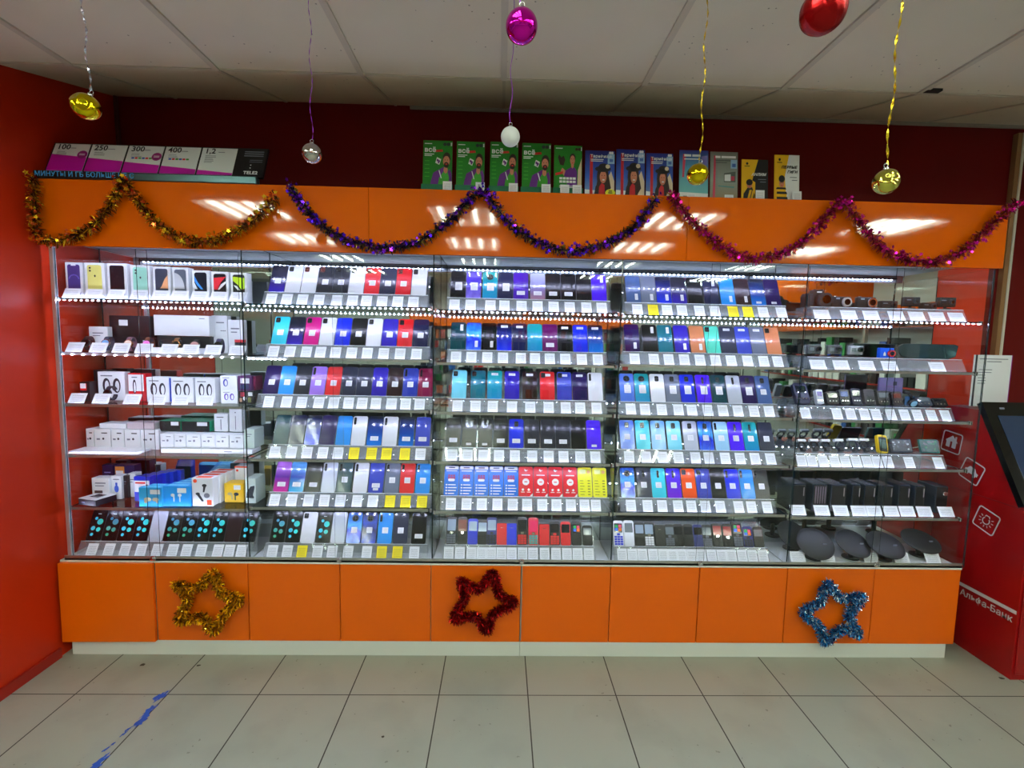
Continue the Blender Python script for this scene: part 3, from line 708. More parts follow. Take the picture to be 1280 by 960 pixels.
for i, ((a, c), (nm, ca, cb, st), h) in enumerate(zip(xs, pics, hs)):
    xa, xc = xat(a, .085, z+.08), xat(c, .085, z+.08)
    xc = min(xc, .894); xa = max(xa, .032); w = min(xc-xa-.003, .094); x = (xa+xc)/2
    o = carton('phone_box', f'white phone box with {nm} phone picture, top shelf, {B1}', 'phone box', x, .085, z+.001, w, .045, h-.004, CWHITE, 'white phone boxes on the top shelf')
    ma, mb_ = mat('pic '+nm, ca, .3), mat('pic2 '+nm, cb, .35)
    pw, zb, zt = w*.36, .058, h-.014
    P = [(rrect(-pw, pw, zb-.04, zt, .010), 0, 0)]
    if st == 'ring': P += [(ell(.0, .09, pw*.9, pw*.9, 20, 10, 170)+ell(.0, .09, pw*.7, pw*.7, 20, 170, 10), 1, 1), (rrect(-pw*.4, pw*.4, zt-.006, zt, .002, 2), 2, 1)]
    elif st in ('cam', 'cam2'): P += [(ell(-pw*.6, zt-.014, .0045, n=12), 1, 1), (ell(-pw*.6, zt-.028, .0045, n=12), 1, 1), (ell(.002, (zb+zt)/2, .004, .0055, n=10), 1, 1)]
    elif st == 'swoosh': P += [([(pw, zb), (pw, zt-.03), (pw*.5, zt-.05), (-.0, zb+.01), (-pw*.3, zb)][::-1], 1, 1)]
    elif st == 'swoosh2': P += [(ell(-pw, zb, pw*1.7, .075, 12, 0, 90)+[(-pw, zb)], 1, 1)]
    elif st == 'wave': P += [([(-pw, zt-.015), (-pw*.4, zb+.03), (pw*.4, zb), (-.0, zb), (-pw*.6, zb+.02), (-pw, zb+.04)][::-1], 1, 1), ([(-pw, zb+.03), (-pw*.5, zb), (-pw, zb)][::-1], 2, 1)]
    elif st == 'wave2': P += [([(-pw, zb), (-pw, zt-.02), (pw, zt-.014), (pw*.2, zt-.04), (-pw*.4, zb)][::-1], 1, 1), ([(-pw*.35, zb), (pw*.2, zt-.05), (pw, zt-.035), (pw, zt-.045), (pw*.4, zt-.062), (-pw*.1, zb)][::-1], 2, 2)]
    else: P += [([(-pw, zt-.01), (pw, zt-.016), (pw, zb+.01), (pw*.5, zb), (-pw*.1, zt-.05), (-pw, zt-.03)][::-1], 1, 1), ([(pw*.2, zb), (-pw*.3, zt-.055), (-pw*.9, zt-.05), (-pw*.2, zb)], 2, 2)]
    prints(o, P, [ma, mb_, PAPERW], name='picture_print')
    make_card(xat(a+(c-a)*.45, .06, z+.02), .047, z+.0012, 'white', f'white price card before the box with {nm} phone, {B1}', 'price cards', True, .45)
# ------------------------------------------------------------------ wall bay, second shelf: watches
z = ROWZ[1][1]
def watch(x, y, zz, case, strap, dial, label, r=.019, rot=0., rz_=.034):
    o = thing('wrist_watch', label, 'watch', (x, y, zz), (0, 0, rot), 'watches on the second shelf')
    put('strap', cached(('strap', rz_), lambda: MB().band(.026, rz_, .021, .0022, cy=.03, cz=rz_+.003).mesh('strap')), strap, o)
    c = put('case', cached(('case', r), lambda: MB().cyl((0, 0, 0), (0, 1, 0), r, .010, 24).mesh('case')), case, o, (0, .004, rz_+.006), (-.35, 0, 0))
    put('dial', cached(('dial', r), lambda: MB().cyl((0, -.0056, 0), (0, 1, 0), r*.82, .0014, 24).mesh('dial')), dial, c)
    put('crown', cached(('crown', r), lambda: MB().cyl((r+.0015, 0, 0), (1, 0, 0), .003, .004, 10).mesh('crown')), case, c)
    put('display_cuff', cached(('cuff', rz_), lambda: MB().band(.021, rz_-.004, .016, .003, a0=.5, a1=5.8, cy=.03, cz=rz_+.003).mesh('cuff')), mat('cuff_grey', (60, 60, 70), .4), o)
    return o
GOLDM = mat('rose_gold', (200, 140, 90), .25, .9); DIALB = mat('dial_black', (8, 8, 12), .08, coat=1)
W = [(185, 'dark brown watch nearest the orange wall', BLACK, mat('strap_brown', (60, 26, 22), .5), DIALB, .36), (315, 'silver blue watch before a white upright box', CHROME, mat('strap_bluegrey', (60, 70, 90), .4), mat('dial_blue', (120, 170, 225), .1, coat=1), .12),
     (460, 'watch with mauve strap and pale dial', GOLDM, mat('strap_mauve', (130, 92, 110), .5), mat('dial_cream', (235, 215, 200), .15), .12), (578, 'watch with brown strap under a pink dial', BLACK, mat('strap_tan', (110, 60, 40), .5), mat('dial_pink', (235, 120, 200), .15), .1),
     (765, 'gold bracelet watch with black dial', GOLDM, GOLDM, DIALB, .11), (885, 'black watch with large pink and grey dial', BLACK, BLACK, mat('dial_rose', (205, 150, 150), .15), .09), (1035, 'black sports watch with purple black strap', BLACK, mat('strap_purple', (40, 28, 70), .5), DIALB, .13)]
for i, (v, nm, ca, stp, di, y) in enumerate(W):
    y = .125
    watch(xat(z1(v), y, z+.05), y, z+.004, ca, stp, di, f'{nm}, second shelf, {B1}', .024 if v == 885 else .019, 0.15, .034 if v not in (885,) else .03)
o = thing('watch_tin', f'black watch tin with red lid, second shelf, {B1}', 'watch box', (xat(z1(1180), .12, z+.04), .12, z+.001))
put('tin', MB().cyl((0, 0, .03), (0, 0, 1), .024, .06, 24).mesh('tin'), CBLACK, o); put('lid', MB().cyl((0, 0, .067), (0, 0, 1), .0245, .0138, 24).mesh('lid'), mat('tin_red', (220, 50, 60), .35), o)
for v in (1185,): put('label_plate', MB().cyl((0, -.0235, .03), (0, 1, 0), .006, .002, 12).mesh('lp'), PAPERW, o)
def bx(a, c, zb, zt, y, d, m, name, label, cat='box', b=False, row=None, polys=None, pm=None, off=0., group=None, rot=0.):
    """a carton whose front face spans photo columns a..c (zoom units) at depth y"""
    xa, xc = max(xat(z1(a, b), y, z+.05), .030), min(xat(z1(c, b), y, z+.05), .8955)
    o = carton(name, label, cat, (xa+xc)/2, y, z+.001+zb, xc-xa-.002, d, zt-zb, m, group, rot)
    if polys: prints(o, polys(xc-xa, zt-zb), pm)
    return o
lines = lambda w, h: [(rrect(-w*.3, w*.25, h*.72, h*.76, .0006, 1), 0, 0), (rrect(-w*.3, w*.1, h*.62, h*.65, .0006, 1), 0, 0)]
bx(213, 335, 0, .125, .19, .03, CWHITE, 'watch_box', f'upright white watch box behind the silver blue watch, {B1}', polys=lines, pm=[INK])
bx(345, 600, 0, .185, .235, .04, CBLACK, 'watch_box', f'large black box carrying a white label on the second shelf, {B1}', polys=lambda w, h: [(rrect(-w*.25, -w*.03, h*.72, h*.88, .001, 1), 0, 0)], pm=[PAPERW])
bx(345, 640, 0, .075, .19, .03, CBLACK, 'watch_box', f'low black box under the pink watch, second shelf, {B1}', polys=lambda w, h: [(rrect(w*.22, w*.36, h*.42, h*.8, .001, 1), 0, 0)], pm=[PAPERW])
bx(648, 800, 0, .085, .175, .03, CBLACK, 'watch_box', f'black box with dark window behind the gold watch, {B1}', polys=lambda w, h: [(rrect(-w*.4, w*.3, h*.3, h*.75, .002, 2), 0, 0)], pm=[mat('window_film', (40, 40, 52), .1, coat=1)])
bx(803, 990, 0, .085, .175, .03, CBLACK, 'watch_box', f'black box with small white mark behind the pink dial watch, {B1}', polys=lambda w, h: [(rrect(-w*.4, -w*.25, h*.45, h*.52, .001, 1), 0, 0)], pm=[PAPERW])
o = bx(630, 985, .087, .19, .185, .085, CWHITE, 'storage_box', f'wide white box lying on two black boxes, {B1}', polys=lambda w, h: [(rrect(w*.32, w*.42, h*.84, h*.88, .001, 1), 0, 0)], pm=[INK])
bx(640, 960, 0, .028, .118, .05, CWHITE, 'watch_box', f'flat white box under the gold watch, second shelf, {B1}').location.y = .0665
bx(1000, 1100, 0, .195, .235, .04, CWHITE, 'storage_box', f'tall white box beside the divider with ventilation dots, {B1}', polys=lambda w, h: [(ell(w*.1+.007*k, h*.6, .0026, n=8), 0, 0) for k in range(4)]+[(rrect(-w*.2, w*.3, h*.8, h*.83, .001, 1), 1, 0)], pm=[DINK, INK])
bx(1103, 1200, 0, .175, .235, .04, CWHITE, 'storage_box', f'white box against the glass divider behind red lidded tin, {B1}', polys=lines, pm=[INK])
xs8 = [z1(v) for v in (125, 275, 420, 565, 725, 862, 1008, 1163)]
do_cards(1, 1, xs8, ['white']*8, z, big=True)
# ------------------------------------------------------------------ wall bay, third shelf: fitness bands
z = ROWZ[1][2]
bandM = mat('band_dark', (22, 20, 40), .35)
def band_print(w, h, n=2):
    P = [(rrect(-w*.38, w*.05, h*.84, h*.88, .0006, 1), 1, 0)]
    for k in range(n):
        cx = -w*.18+w*.38*k; r = w*.14
        P.append((ell(cx, h*.52, r, h*.26, 20), 0, 0)); P.append((ell(cx+r*.15, h*.50, r*.55, h*.19, 18), 2, 1))
    return P
BPM = [bandM, INK, CWHITE]
o = bx(195, 345, 0, .150, .215, .05, CBLACK, 'band_box', f'tall black box behind the red topped watch case, third shelf, {B1}')
bx(125, 200, 0, .095, .13, .05, CBLACK, 'band_box', f'black watch case with red and white top label, third shelf, {B1}', polys=lambda w, h: [(rrect(-w*.45, w*.2, h*.55, h*.92, .001, 1), 0, 0), (rrect(-w*.40, w*.15, h*.66, h*.92, .001, 1), 1, 1)], pm=[RINK, PAPERW], b=True)
bx(250, 410, .0, .145, .17, .04, CWHITE, 'band_box', f'white box with two dark bands pictured beside black case, {B1}', b=True, polys=lambda w, h: band_print(w, h), pm=BPM)
watch(xat(70+305*.2109, .12, z+.05), .115, z+.004, BLACK, bandM, DIALB, f'dark fitness watch before the white two band box, third shelf, {B1}', .018)
bx(428, 535, 0, .140, .16, .045, mat('red_carton', (205, 16, 32), .35), 'band_box', f'red box with white picture panel on third shelf, {B1}', b=True, polys=lambda w, h: [(rrect(-w*.46, w*.38, h*.36, h*.96, .001, 1), 2, 0)]+[(a, m_, l+1) for a, m_, l in band_print(w*.7, h, 1)], pm=BPM)
for a, c, nm, fm in ((537, 672, 'one dark band and blue side', 2), (682, 815, 'striped band picture', 2), (825, 945, 'tall black band picture', 2)):
    o = bx(a, c, 0, .125, .125, .07, CWHITE, 'band_box', f'white band box with {nm}, third shelf, {B1}', b=True, polys=lambda w, h: band_print(w, h, fm), pm=BPM)
    if 'blue' in nm: put('side_panel', MB().box((.2109*135/600*2.42)/2-.0005, (.2109*135/600*2.42)/2+.0006, .002, .068, .003, .122).mesh('sp'), mat('blue_carton', (30, 80, 225), .4), o)
bx(975, 1075, 0, .066, .12, .07, CWHITE, 'band_box', f'lower white box with purple watch picture near divider, {B1}', b=True, polys=lambda w, h: band_print(w*.9, h, 2), pm=[mat('violet_ink', (90, 50, 170), .4), INK, CWHITE])
bx(975, 1075, .0665, .140, .12, .07, CWHITE, 'band_box', f'upper white box with blue watch picture near divider, {B1}', b=True, polys=lambda w, h: band_print(w, h, 1), pm=[mat('blue_ink', (50, 60, 170), .4), INK, CWHITE])
bx(1080, 1160, .0665, .140, .12, .07, mat('plum_carton', (80, 26, 90), .4), 'band_box', f'plum box with white sticker stacked by the divider, {B1}', b=True, polys=lambda w, h: [(rrect(-w*.3, w*.35, h*.5, h*.85, .001, 1), 0, 0), (rrect(-w*.35, w*.3, h*.1, h*.42, .004, 3), 1, 0)], pm=[PAPERW, mat('slate_ink', (50, 60, 100), .4)])
bx(1168, 1198, .0665, .138, .14, .07, mat('wine_carton', (120, 10, 70), .4), 'band_box', f'narrow wine red box stacked against the divider, {B1}', b=True, polys=lambda w, h: [(rrect(-w*.2, w*.1, h*.3, h*.8, .001, 1), 0, 0)], pm=[mat('wine_ink', (180, 70, 120), .4)])
bx(1080, 1195, 0, .065, .12, .07, CBLACK, 'band_box', f'black box with red and pale pictures by the divider, {B1}', b=True, polys=lambda w, h: [(rrect(-w*.35, -w*.1, h*.55, h*.9, .001, 1), 0, 0), (ell(-w*.1, h*.42, w*.1, h*.16), 1, 0), (rrect(-w*.42, -w*.25, h*.15, h*.45, .002, 1), 2, 0), (rrect(w*.12, w*.38, h*.62, h*.9, .001, 1), 1, 0), (rrect(w*.1, w*.3, h*.12, h*.5, .003, 2), 3, 0)], pm=[mat('ink_rose', (170, 50, 70), .4), PAPERW, mat('ink_beige', (190, 150, 120), .4), mat('ink_olive', (120, 130, 60), .4)])
do_cards(1, 2, [70+v*.2109 for v in (130, 272, 455, 605, 742, 888)], ['white']*6, z, big=True)
# ------------------------------------------------------------------ wall bay, fourth shelf: white accessory boxes
z = ROWZ[1][3]
lid = mat('white_lid', (240, 241, 246), .35)
logo = lambda w, h: [(rrect(-w*.05, w*.3, h*.78, h*.83, .0006, 1), 0, 0), (ell(w*.05, h*.52, .005, .006, n=10), 0, 0), (rrect(-w*.35, -w*.15, h*.46, h*.54, .001, 1), 1, 0)]
for k, (a, c) in enumerate(((130, 225), (227, 325), (327, 405), (407, 500), (502, 612))):
    bx(a, c, 0, .102, .15, .08, CWHITE, 'accessory_box', f'{ORD[k]} tall white accessory box of front row, fourth shelf, {B1}', b=True, polys=logo, pm=[DINK, INK], group='white accessory boxes on the fourth shelf')
for k, (a, c) in enumerate(((618, 698), (700, 770), (772, 858), (860, 942), (944, 1025), (1027, 1112))):
    bx(a, c, .024, .093, .10, .06, CWHITE, 'accessory_box', f'{ORD[k]} small white accessory box standing on flat cartons, {B1}', b=True, polys=logo, pm=[INK, INK], group='white accessory boxes on the fourth shelf')
bx(618, 856, 0, .022, .085, .09, CWHITE, 'accessory_box', f'flat white carton under the small boxes, middle of {B1}', b=True)
bx(858, 1190, 0, .022, .085, .09, CWHITE, 'accessory_box', f'flat white carton under the small boxes beside divider, {B1}', b=True, polys=lambda w, h: [(rrect(-w*.05, w*.1, h*.4, h*.55, .0006, 1), 0, 0)], pm=[INK])
bx(60, 480, 0, .012, .045, .095, lid, 'accessory_box', f'large flat white box at the front edge, fourth shelf, {B1}', b=True)
bx(260, 420, .104, .128, .165, .08, CWHITE, 'accessory_box', f'flat white box lying on the tall white boxes, {B1}', b=True)
bx(425, 590, .104, .134, .165, .08, mat('blush_carton', (205, 190, 196), .45), 'accessory_box', f'flat pinkish box lying on the tall white boxes, {B1}', b=True)
GREENC = mat('green_carton', (10, 160, 120), .4)
for a, c, nm in ((618, 742, 'first'), (748, 915, 'second')):
    o = bx(a, c, .094, .148, .165, .105, GREENC, 'cable_box', f'{nm} green topped box with black front and label, {B1}', b=True)
    w_ = xat(z1(c, True), .165, z+.05)-xat(z1(a, True), .165, z+.05)-.002
    put('front_sleeve', MB().box(-w_/2, w_/2, -.0012, -.0002, .001, .053).mesh('fs'), CBLACK, o)
    put('price_sticker', MB().box(w_*.05, w_*.42, -.0018, -.0013, .030, .049).mesh('ps'), STICK, o)
bx(940, 1022, .094, .185, .175, .05, CWHITE, 'accessory_box', f'upright white box with vertical line, shorter of two, {B1}', b=True, polys=lambda w, h: [(rrect(-.002, .002, h*.1, h*.7, .001, 1), 1, 0), (rrect(-w*.3, w*.2, h*.8, h*.84, .001, 1), 0, 0)], pm=[DINK, INK])
bx(1030, 1105, .094, .212, .175, .05, CWHITE, 'accessory_box', f'upright white box with vertical line, taller of two, {B1}', b=True, polys=lambda w, h: [(rrect(-.0015, .0015, h*.1, h*.7, .0005, 1), 1, 0), (ell(0, h*.85, .003, n=8), 0, 0)], pm=[DINK, INK])
bx(1116, 1190, .024, .12, .11, .10, mat('mintwhite_carton', (214, 230, 222), .45), 'accessory_box', f'pale box pressed against the glass divider, fourth shelf, {B1}', b=True, polys=lines, pm=[INK])
# ------------------------------------------------------------------ wall bay, fifth shelf: earphones
z = ROWZ[1][4]
NAVYC = mat('navy_carton', (26, 24, 80), .35); BLUEC = mat('royal_carton', (22, 50, 200), .3); CYANC = mat('cyan_carton', (30, 165, 225), .35); SKYC = mat('sky_carton', (20, 150, 235), .35); OR2 = mat('orange_carton', (235, 70, 25), .4); YELC = mat('yellow_carton', (240, 190, 0), .4)
bx(272, 345, 0, .155, .235, .04, NAVYC, 'earphone_box', f'dark navy box at the rear, nearest the orange wall, fifth shelf', b=True, polys=lines, pm=[mat('ink_lilac', (150, 150, 220), .4)])
bx(350, 470, 0, .158, .22, .05, NAVYC, 'earphone_box', f'dark navy box with orange and white face, fifth shelf, {B1}', b=True, polys=lambda w, h: [(rrect(-w*.45, 0, h*.72, h*.96, .001, 1), 0, 0), (rrect(-w*.42, -w*.05, h*.5, h*.82, .001, 1), 1, 1)], pm=[mat('ink_orange', (225, 140, 60), .4), PAPERW])
ear = lambda w, h: [(ell(-w*.12, h*.38, w*.16, h*.11, 14), 0, 0), (rrect(-w*.26, -w*.16, h*.18, h*.38, .001, 1), 0, 0), (ell(w*.22, h*.38, w*.14, h*.1, 14), 0, 0), (rrect(w*.24, w*.33, h*.18, h*.38, .001, 1), 0, 0)]
bx(213, 318, 0, .112, .14, .05, CWHITE, 'earphone_box', f'white box with dark square picture behind flat black box, {B1}', b=True, polys=lambda w, h: [(rrect(-w*.35, w*.1, h*.1, h*.42, .002, 2), 0, 0), (rrect(-w*.3, w*.3, h*.74, h*.79, .001, 1), 1, 0), (rrect(-w*.3, w*.2, h*.62, h*.66, .001, 1), 1, 0)], pm=[mat('ink_brown', (80, 60, 60), .4), INK])
bx(330, 390, 0, .120, .15, .05, CWHITE, 'earphone_box', f'white box with blue bottle shaped picture, fifth shelf, {B1}', b=True, polys=lambda w, h: [(ell(0, h*.45, w*.22, h*.16, 14), 0, 0), (rrect(-w*.1, w*.1, h*.6, h*.72, .002, 1), 0, 0), (rrect(-w*.3, w*.3, h*.84, h*.88, .001, 1), 1, 0)], pm=[mat('ink_blue', (40, 90, 200), .4), INK])
bx(396, 425, 0, .118, .165, .045, CBLACK, 'earphone_box', f'narrow black box between white boxes, fifth shelf, {B1}', b=True, polys=lines, pm=[INK])
bx(430, 475, 0, .125, .185, .045, CWHITE, 'earphone_box', f'plain narrow white box beside the blue box row, {B1}', b=True, polys=lines, pm=[INK])
o = thing('earphone_box', f'flat black box with white lid lying open, fifth shelf, {B1}', 'box', (xat(70+205*.2109, .07, z+.02), .05, z+.001), (0, 0, -.25))
put('tray', MB().box(-.055, .055, 0, .10, 0, .03, bev=.0008).mesh('tray'), CBLACK, o); put('lid', MB().box(-.055, .055, 0, .10, .0301, .0325).mesh('lid'), lid, o); put('window', MB().box(-.026, .026, .03, .075, .0326, .0331).mesh('win'), mat('window_navy', (30, 26, 60), .15), o)
put('front_mark', MB().box(-.036, -.016, -.0008, -.0001, .012, .017).mesh('fm'), INK, o)
def rowboxes(a, c, h, y0, n, d, m, topm, nm, front, dx=0.012, zoff=0):
    xa, xc = xat(70+a*.2109, y0, z+.05), xat(70+c*.2109, y0, z+.05)
    for k in range(n):
        o = carton('earphone_box', f'{ORD[k]} {nm}, counted from the front, {B1}', 'box', (xa+xc)/2+dx*k, y0+(d+.001)*k, z+.001+zoff, xc-xa-.002, d, h, m, f'{nm} in a row on the fifth shelf')
        w_ = xc-xa
        put('top_flap', cached(('tf', round(w_, 4), d, h), lambda: MB().box(-w_*.36, w_*.36, d*.2, d*.8, h+.0001, h+.0009).mesh('tf')), topm, o)
        if k == 0: prints(o, front[0](w_, h), front[1])
rowboxes(463, 562, .128, .12, 5, .030, BLUEC, mat('deepblue_print', (14, 26, 120), .3), 'blue earphone box', (lambda w, h: [(rrect(-w*.46, w*.44, h*.38, h*.84, .001, 1), 0, 0), (rrect(-w*.4, w*.2, h*.72, h*.78, .001, 1), 2, 1), ([(w*.05, h*.42), (w*.2, h*.42), (w*.36, h*.66), (w*.26, h*.7)], 1, 1)], [PAPERW, DINK, RINK]), .018)
rowboxes(490, 628, .095, .045, 2, .035, CYANC, mat('aqua_print', (90, 205, 245), .3), 'aqua earphone box', (lambda w, h: ear(w, h)+[(rrect(0, w*.42, h*.66, h*.9, .001, 1), 1, 0)], [mat('ear_ivory', (235, 225, 190), .4), PAPERW]), .02)
rowboxes(634, 800, .102, .055, 6, .036, SKYC, mat('pale_sky_print', (120, 210, 250), .3), 'sky blue earphone box', (lambda w, h: [(ell(-w*.15, h*.55, w*.07, h*.08, 12), 0, 0), (rrect(-w*.13, -w*.09, h*.22, h*.52, .001, 1), 0, 0), (ell(w*.1, h*.55, w*.07, h*.08, 12), 0, 0), (rrect(w*.08, w*.12, h*.22, h*.52, .001, 1), 0, 0), (rrect(w*.02, w*.34, h*.66, h*.9, .001, 1), 0, 0)], [PAPERW]), .012)
def podprint(w, h): return [(ell(w*.1, h*.74, w*.11, h*.055, 14), 0, 0), ([(w*.02, h*.50), (w*.09, h*.50), (w*.18, h*.74), (w*.05, h*.74)], 0, 0), (ell(-w*.22, h*.44, w*.1, h*.05, 14), 0, 0), ([(-w*.04, h*.16), (w*.06, h*.18), (-w*.16, h*.46), (-w*.28, h*.42)], 0, 0), (ell(-w*.33, h*.9, w*.09, w*.09, 14), 1, 0), (ell(w*.2, h*.38, w*.14, h*.09, 14), 2, 0), (rrect(w*.2, w*.42, h*.04, h*.22, .001, 1), 1, 0)]
rowboxes(806, 932, .142, .06, 4, .045, CWHITE, OR2, 'white and orange earphone box', (podprint, [DINK, OR2, INK]), .008)
bx(1062, 1140, 0, .165, .21, .06, CWHITE, 'earphone_box', f'white box with orange lid behind the yellow box, {B1}', b=True, polys=lambda w, h: [(ell(-w*.3, h*.86, w*.09, w*.09, 12), 0, 0), (rrect(-w*.5, w*.5, h*.95, h*.995, .001, 1), 0, 0)], pm=[OR2])
bx(997, 1112, 0, .098, .12, .07, YELC, 'earphone_box', f'yellow earphone box with black and green earbuds, {B1}', b=True, polys=lambda w, h: [(rrect(w*.0, w*.36, h*.68, h*.92, .001, 1), 0, 0), (ell(w*.12, h*.44, w*.13, h*.09, 12), 1, 0), (rrect(w*.03, w*.10, h*.12, h*.42, .001, 1), 2, 0), (ell(-w*.2, h*.46, w*.13, h*.08, 12), 3, 0), (rrect(-w*.14, -w*.06, h*.14, h*.42, .001, 1), 3, 0)], pm=[PAPERW, DINK, mat('ink_green', (60, 90, 20), .4), mat('ink_khaki', (190, 170, 110), .4)])
bx(1122, 1196, 0, .128, .11, .10, mat('mintwhite_carton', (214, 230, 222), .45), 'speaker_box', f'pale box with black cone shaped speaker picture by divider, {B1}', b=True, polys=lambda w, h: [([(-w*.42, h*.22), (w*.3, h*.2), (w*.3, h*.28), (w*.2, h*.32), (w*.4, h*.66), (w*.36, h*.72), (w*.0, h*.68), (-w*.34, h*.46)], 0, 0)], pm=[DINK])
# ================================================================== bay beside the kiosk
B5 = 'bay beside red kiosk'
def z5(v): return 970+v*.2422
def make_riser(row, xa, xb, z, depth=.12):
    o = thing('phone_stand', f'clear acrylic display stand with sloped card lip, {ROWNAME[row]}, {B5}', 'display stand', ((xa+xb)/2, .06, z), group='clear acrylic stands')
    a, c = (xa-xb)/2, (xb-xa)/2; th = .0022
    b = MB()
    b.profx([(-.013, 0), (-.013+th, 0), (.019+th, .0590), (.019, .0605)], a, c)
    b.box(a, c, .0195, .019+depth, .0583, .0605)
    b.box(a, c, .019+depth-th, .019+depth, 0, .0582)
    put('stand_sheet', b.mesh('sheet'), ACRYL, o)
    put('lip_highlight', MB().box(a, c, .0178, .0202, .0596, .0616).mesh('edge'), AEDGE_HL, o)  # highlight line of the lip, drawn as a whitish strip
# top shelf cameras
z = ROWZ[5][0]; make_riser(0, xat(z5(190), .06, z+.06), xat(z5(985), .06, z+.06), z+.0006)
zz = z+.0615
DG = mat('camera_black', (18, 17, 19), .45); RUB = mat('rubber_grey', (36, 36, 40), .7)
def lensring(o, x, zc, r, ring, y=-.001, depth=.012):
    l = put('lens_barrel', MB().cyl((x, y-depth/2, zc), (0, 1, 0), r, depth, 26).mesh('barrel'), ring, o)
    put('front_glass', MB().cyl((x, y-depth-.0005, zc), (0, 1, 0), r*.66, .001, 24).mesh('glass'), LENS_M, l)
o = thing('dslr_camera', f'large black camera with raised hump, top shelf, {B5}', 'camera', (xat(z5(222), .10, zz+.04), .10, zz))
put('body', MB().prism([(-.062, 0), (.062, 0), (.064, .05), (.050, .066), (.026, .070), (.018, .088), (-.018, .088), (-.026, .070), (-.056, .068), (-.064, .052)], 0, .05).mesh('b'), DG, o)
put('grip', MB().box(-.060, -.036, -.018, .0, .004, .062, bev=.006, seg=2).mesh('g'), RUB, o)
lensring(o, .012, .036, .032, RUB, depth=.04); put('name_plate', MB().box(-.012, .012, -.001, 0, .072, .078).mesh('np'), PAPERW, o)
put('flash_shoe', MB().box(-.01, .01, .015, .032, .0881, .0915).mesh('fs'), CHROME, o)
for v, nm, ring, lx in ((340, 'silver', mat('silver_lens', (190, 190, 196), .3, .7), .020), (468, 'dark bright ringed', CHROME, .022)):
    o = thing('compact_camera', f'black compact camera with {nm} lens, top shelf, {B5}', 'camera', (xat(z5(v), .10, zz+.03), .10, zz))
    put('body', MB().box(-.049, .049, 0, .022, 0, .056, bev=.006, seg=2).mesh('b'), DG, o)
    lensring(o, lx, .028, .023, ring); put('flash_window', MB().box(-.03, -.012, -.0008, .0002, .042, .049).mesh('fw'), SCR['l'], o)
    put('shutter_button', MB().cyl((-.03, .011, .0575), (0, 0, 1), .007, .004, 14).mesh('sb'), CHROME, o)
def dashcam(v, label, w, h, mount):
    o = thing('dash_camera', label, 'dash camera', (xat(z5(v), .10, zz+.03), .10, zz))
    m0 = .016 if mount else 0
    put('body', MB().box(-w/2, w/2, 0, .03, m0, m0+h, bev=.004, seg=2).mesh('b'), DG, o)
    l = put('lens_barrel', MB().cyl((w*.2, -.004, m0+h*.5), (0, 1, 0), h*.28, .009, 20).mesh('l'), RUB, o)
    put('front_glass', MB().cyl((w*.2, -.009, m0+h*.5), (0, 1, 0), h*.17, .0012, 18).mesh('g'), LENS_M, l)
    put('name_plate', MB().box(-w*.4, -w*.12, -.0008, .0002, m0+h*.62, m0+h*.72).mesh('n'), INK, o)
    if mount:
        put('stand_foot', MB().cyl((0, .015, .004), (0, 0, 1), .024, .008, 20).cyl((0, .015, .012), (0, 0, 1), .007, .0118, 12).mesh('f'), DG, o)
dashcam(588, f'low black dash camera between compact camera and mounted one, {B5}', .085, .040, False)
dashcam(706, f'black dash camera on round foot nearer the cameras, top shelf, {B5}', .078, .046, True)
dashcam(797, f'low black dash camera between two mounted ones, {B5}', .075, .036, False)
dashcam(888, f'black dash camera on round foot nearest the kiosk, top shelf', .085, .048, True)
do_cards(5, 0, [z5(v) for v in (235, 375, 490, 620, 725, 830, 930)], ['white']*7, z, big=True)
# second shelf: action cameras, rear view mirror
z = ROWZ[5][1]; make_riser(1, xat(z5(175), .06, z+.06), xat(z5(978), .06, z+.06), z+.0006); zz = z+.0615
for v, nm, m_ in ((205, 'dark grey', RUB), (308, 'black', DG), (422, 'silver fronted', mat('silver_face', (186, 190, 200), .3, .5))):
    o = thing('action_camera', f'{nm} action camera in clear case, second shelf, {B5}', 'action camera', (xat(z5(v), .10, zz+.03), .105, zz))
    put('foot', MB().box(-.025, .025, .0, .03, 0, .008, bev=.002).box(-.006, .006, .008, .02, .008, .014).mesh('f'), DG, o)
    put('body', MB().box(-.032, .032, .002, .026, .0145, .0585, bev=.003, seg=2).mesh('b'), m_, o)
    put('clear_case', MB().box(-.036, .036, -.001, .030, .0135, .0635, bev=.003).mesh('c'), ACRYL, o)
    l = put('lens_barrel', MB().cyl((.016, -.004, .040), (0, 1, 0), .013, .012, 22).mesh('l'), DG, o); put('front_glass', MB().cyl((.016, -.0105, .040), (0, 1, 0), .008, .001, 18).mesh('g'), LENS_M, l)
    put('front_display', MB().box(-.026, -.004, .0008, .0018, .030, .048).mesh('d'), SCR['g'], o)
o = thing('sports_camera', f'bright blue sports camera with red lens, second shelf, {B5}', 'action camera', (xat(z5(575), .10, zz+.03), .10, zz))
put('body', MB().box(-.036, .036, 0, .026, 0, .052, bev=.004, seg=2).mesh('b'), mat('bright_blue', (10, 90, 225), .3), o); lensring(o, .016, .024, .017, mat('red_ring', (210, 40, 40), .35))
put('printed_mark', MB().prism([(-.020, .012), (-.008, .012), (-.008, .022), (-.014, .034), (-.020, .022)], -.001, -.0002).mesh('pm'), PAPERW, o)
xa, xb = xat(z5(643), .10, zz+.03), xat(z5(957), .10, zz+.03); w_ = xb-xa
o = thing('mirror_recorder', f'wide blue-tinted rear view mirror recorder, second shelf, {B5}', 'mirror', ((xa+xb)/2, .105, zz), (-.18, 0, 0))
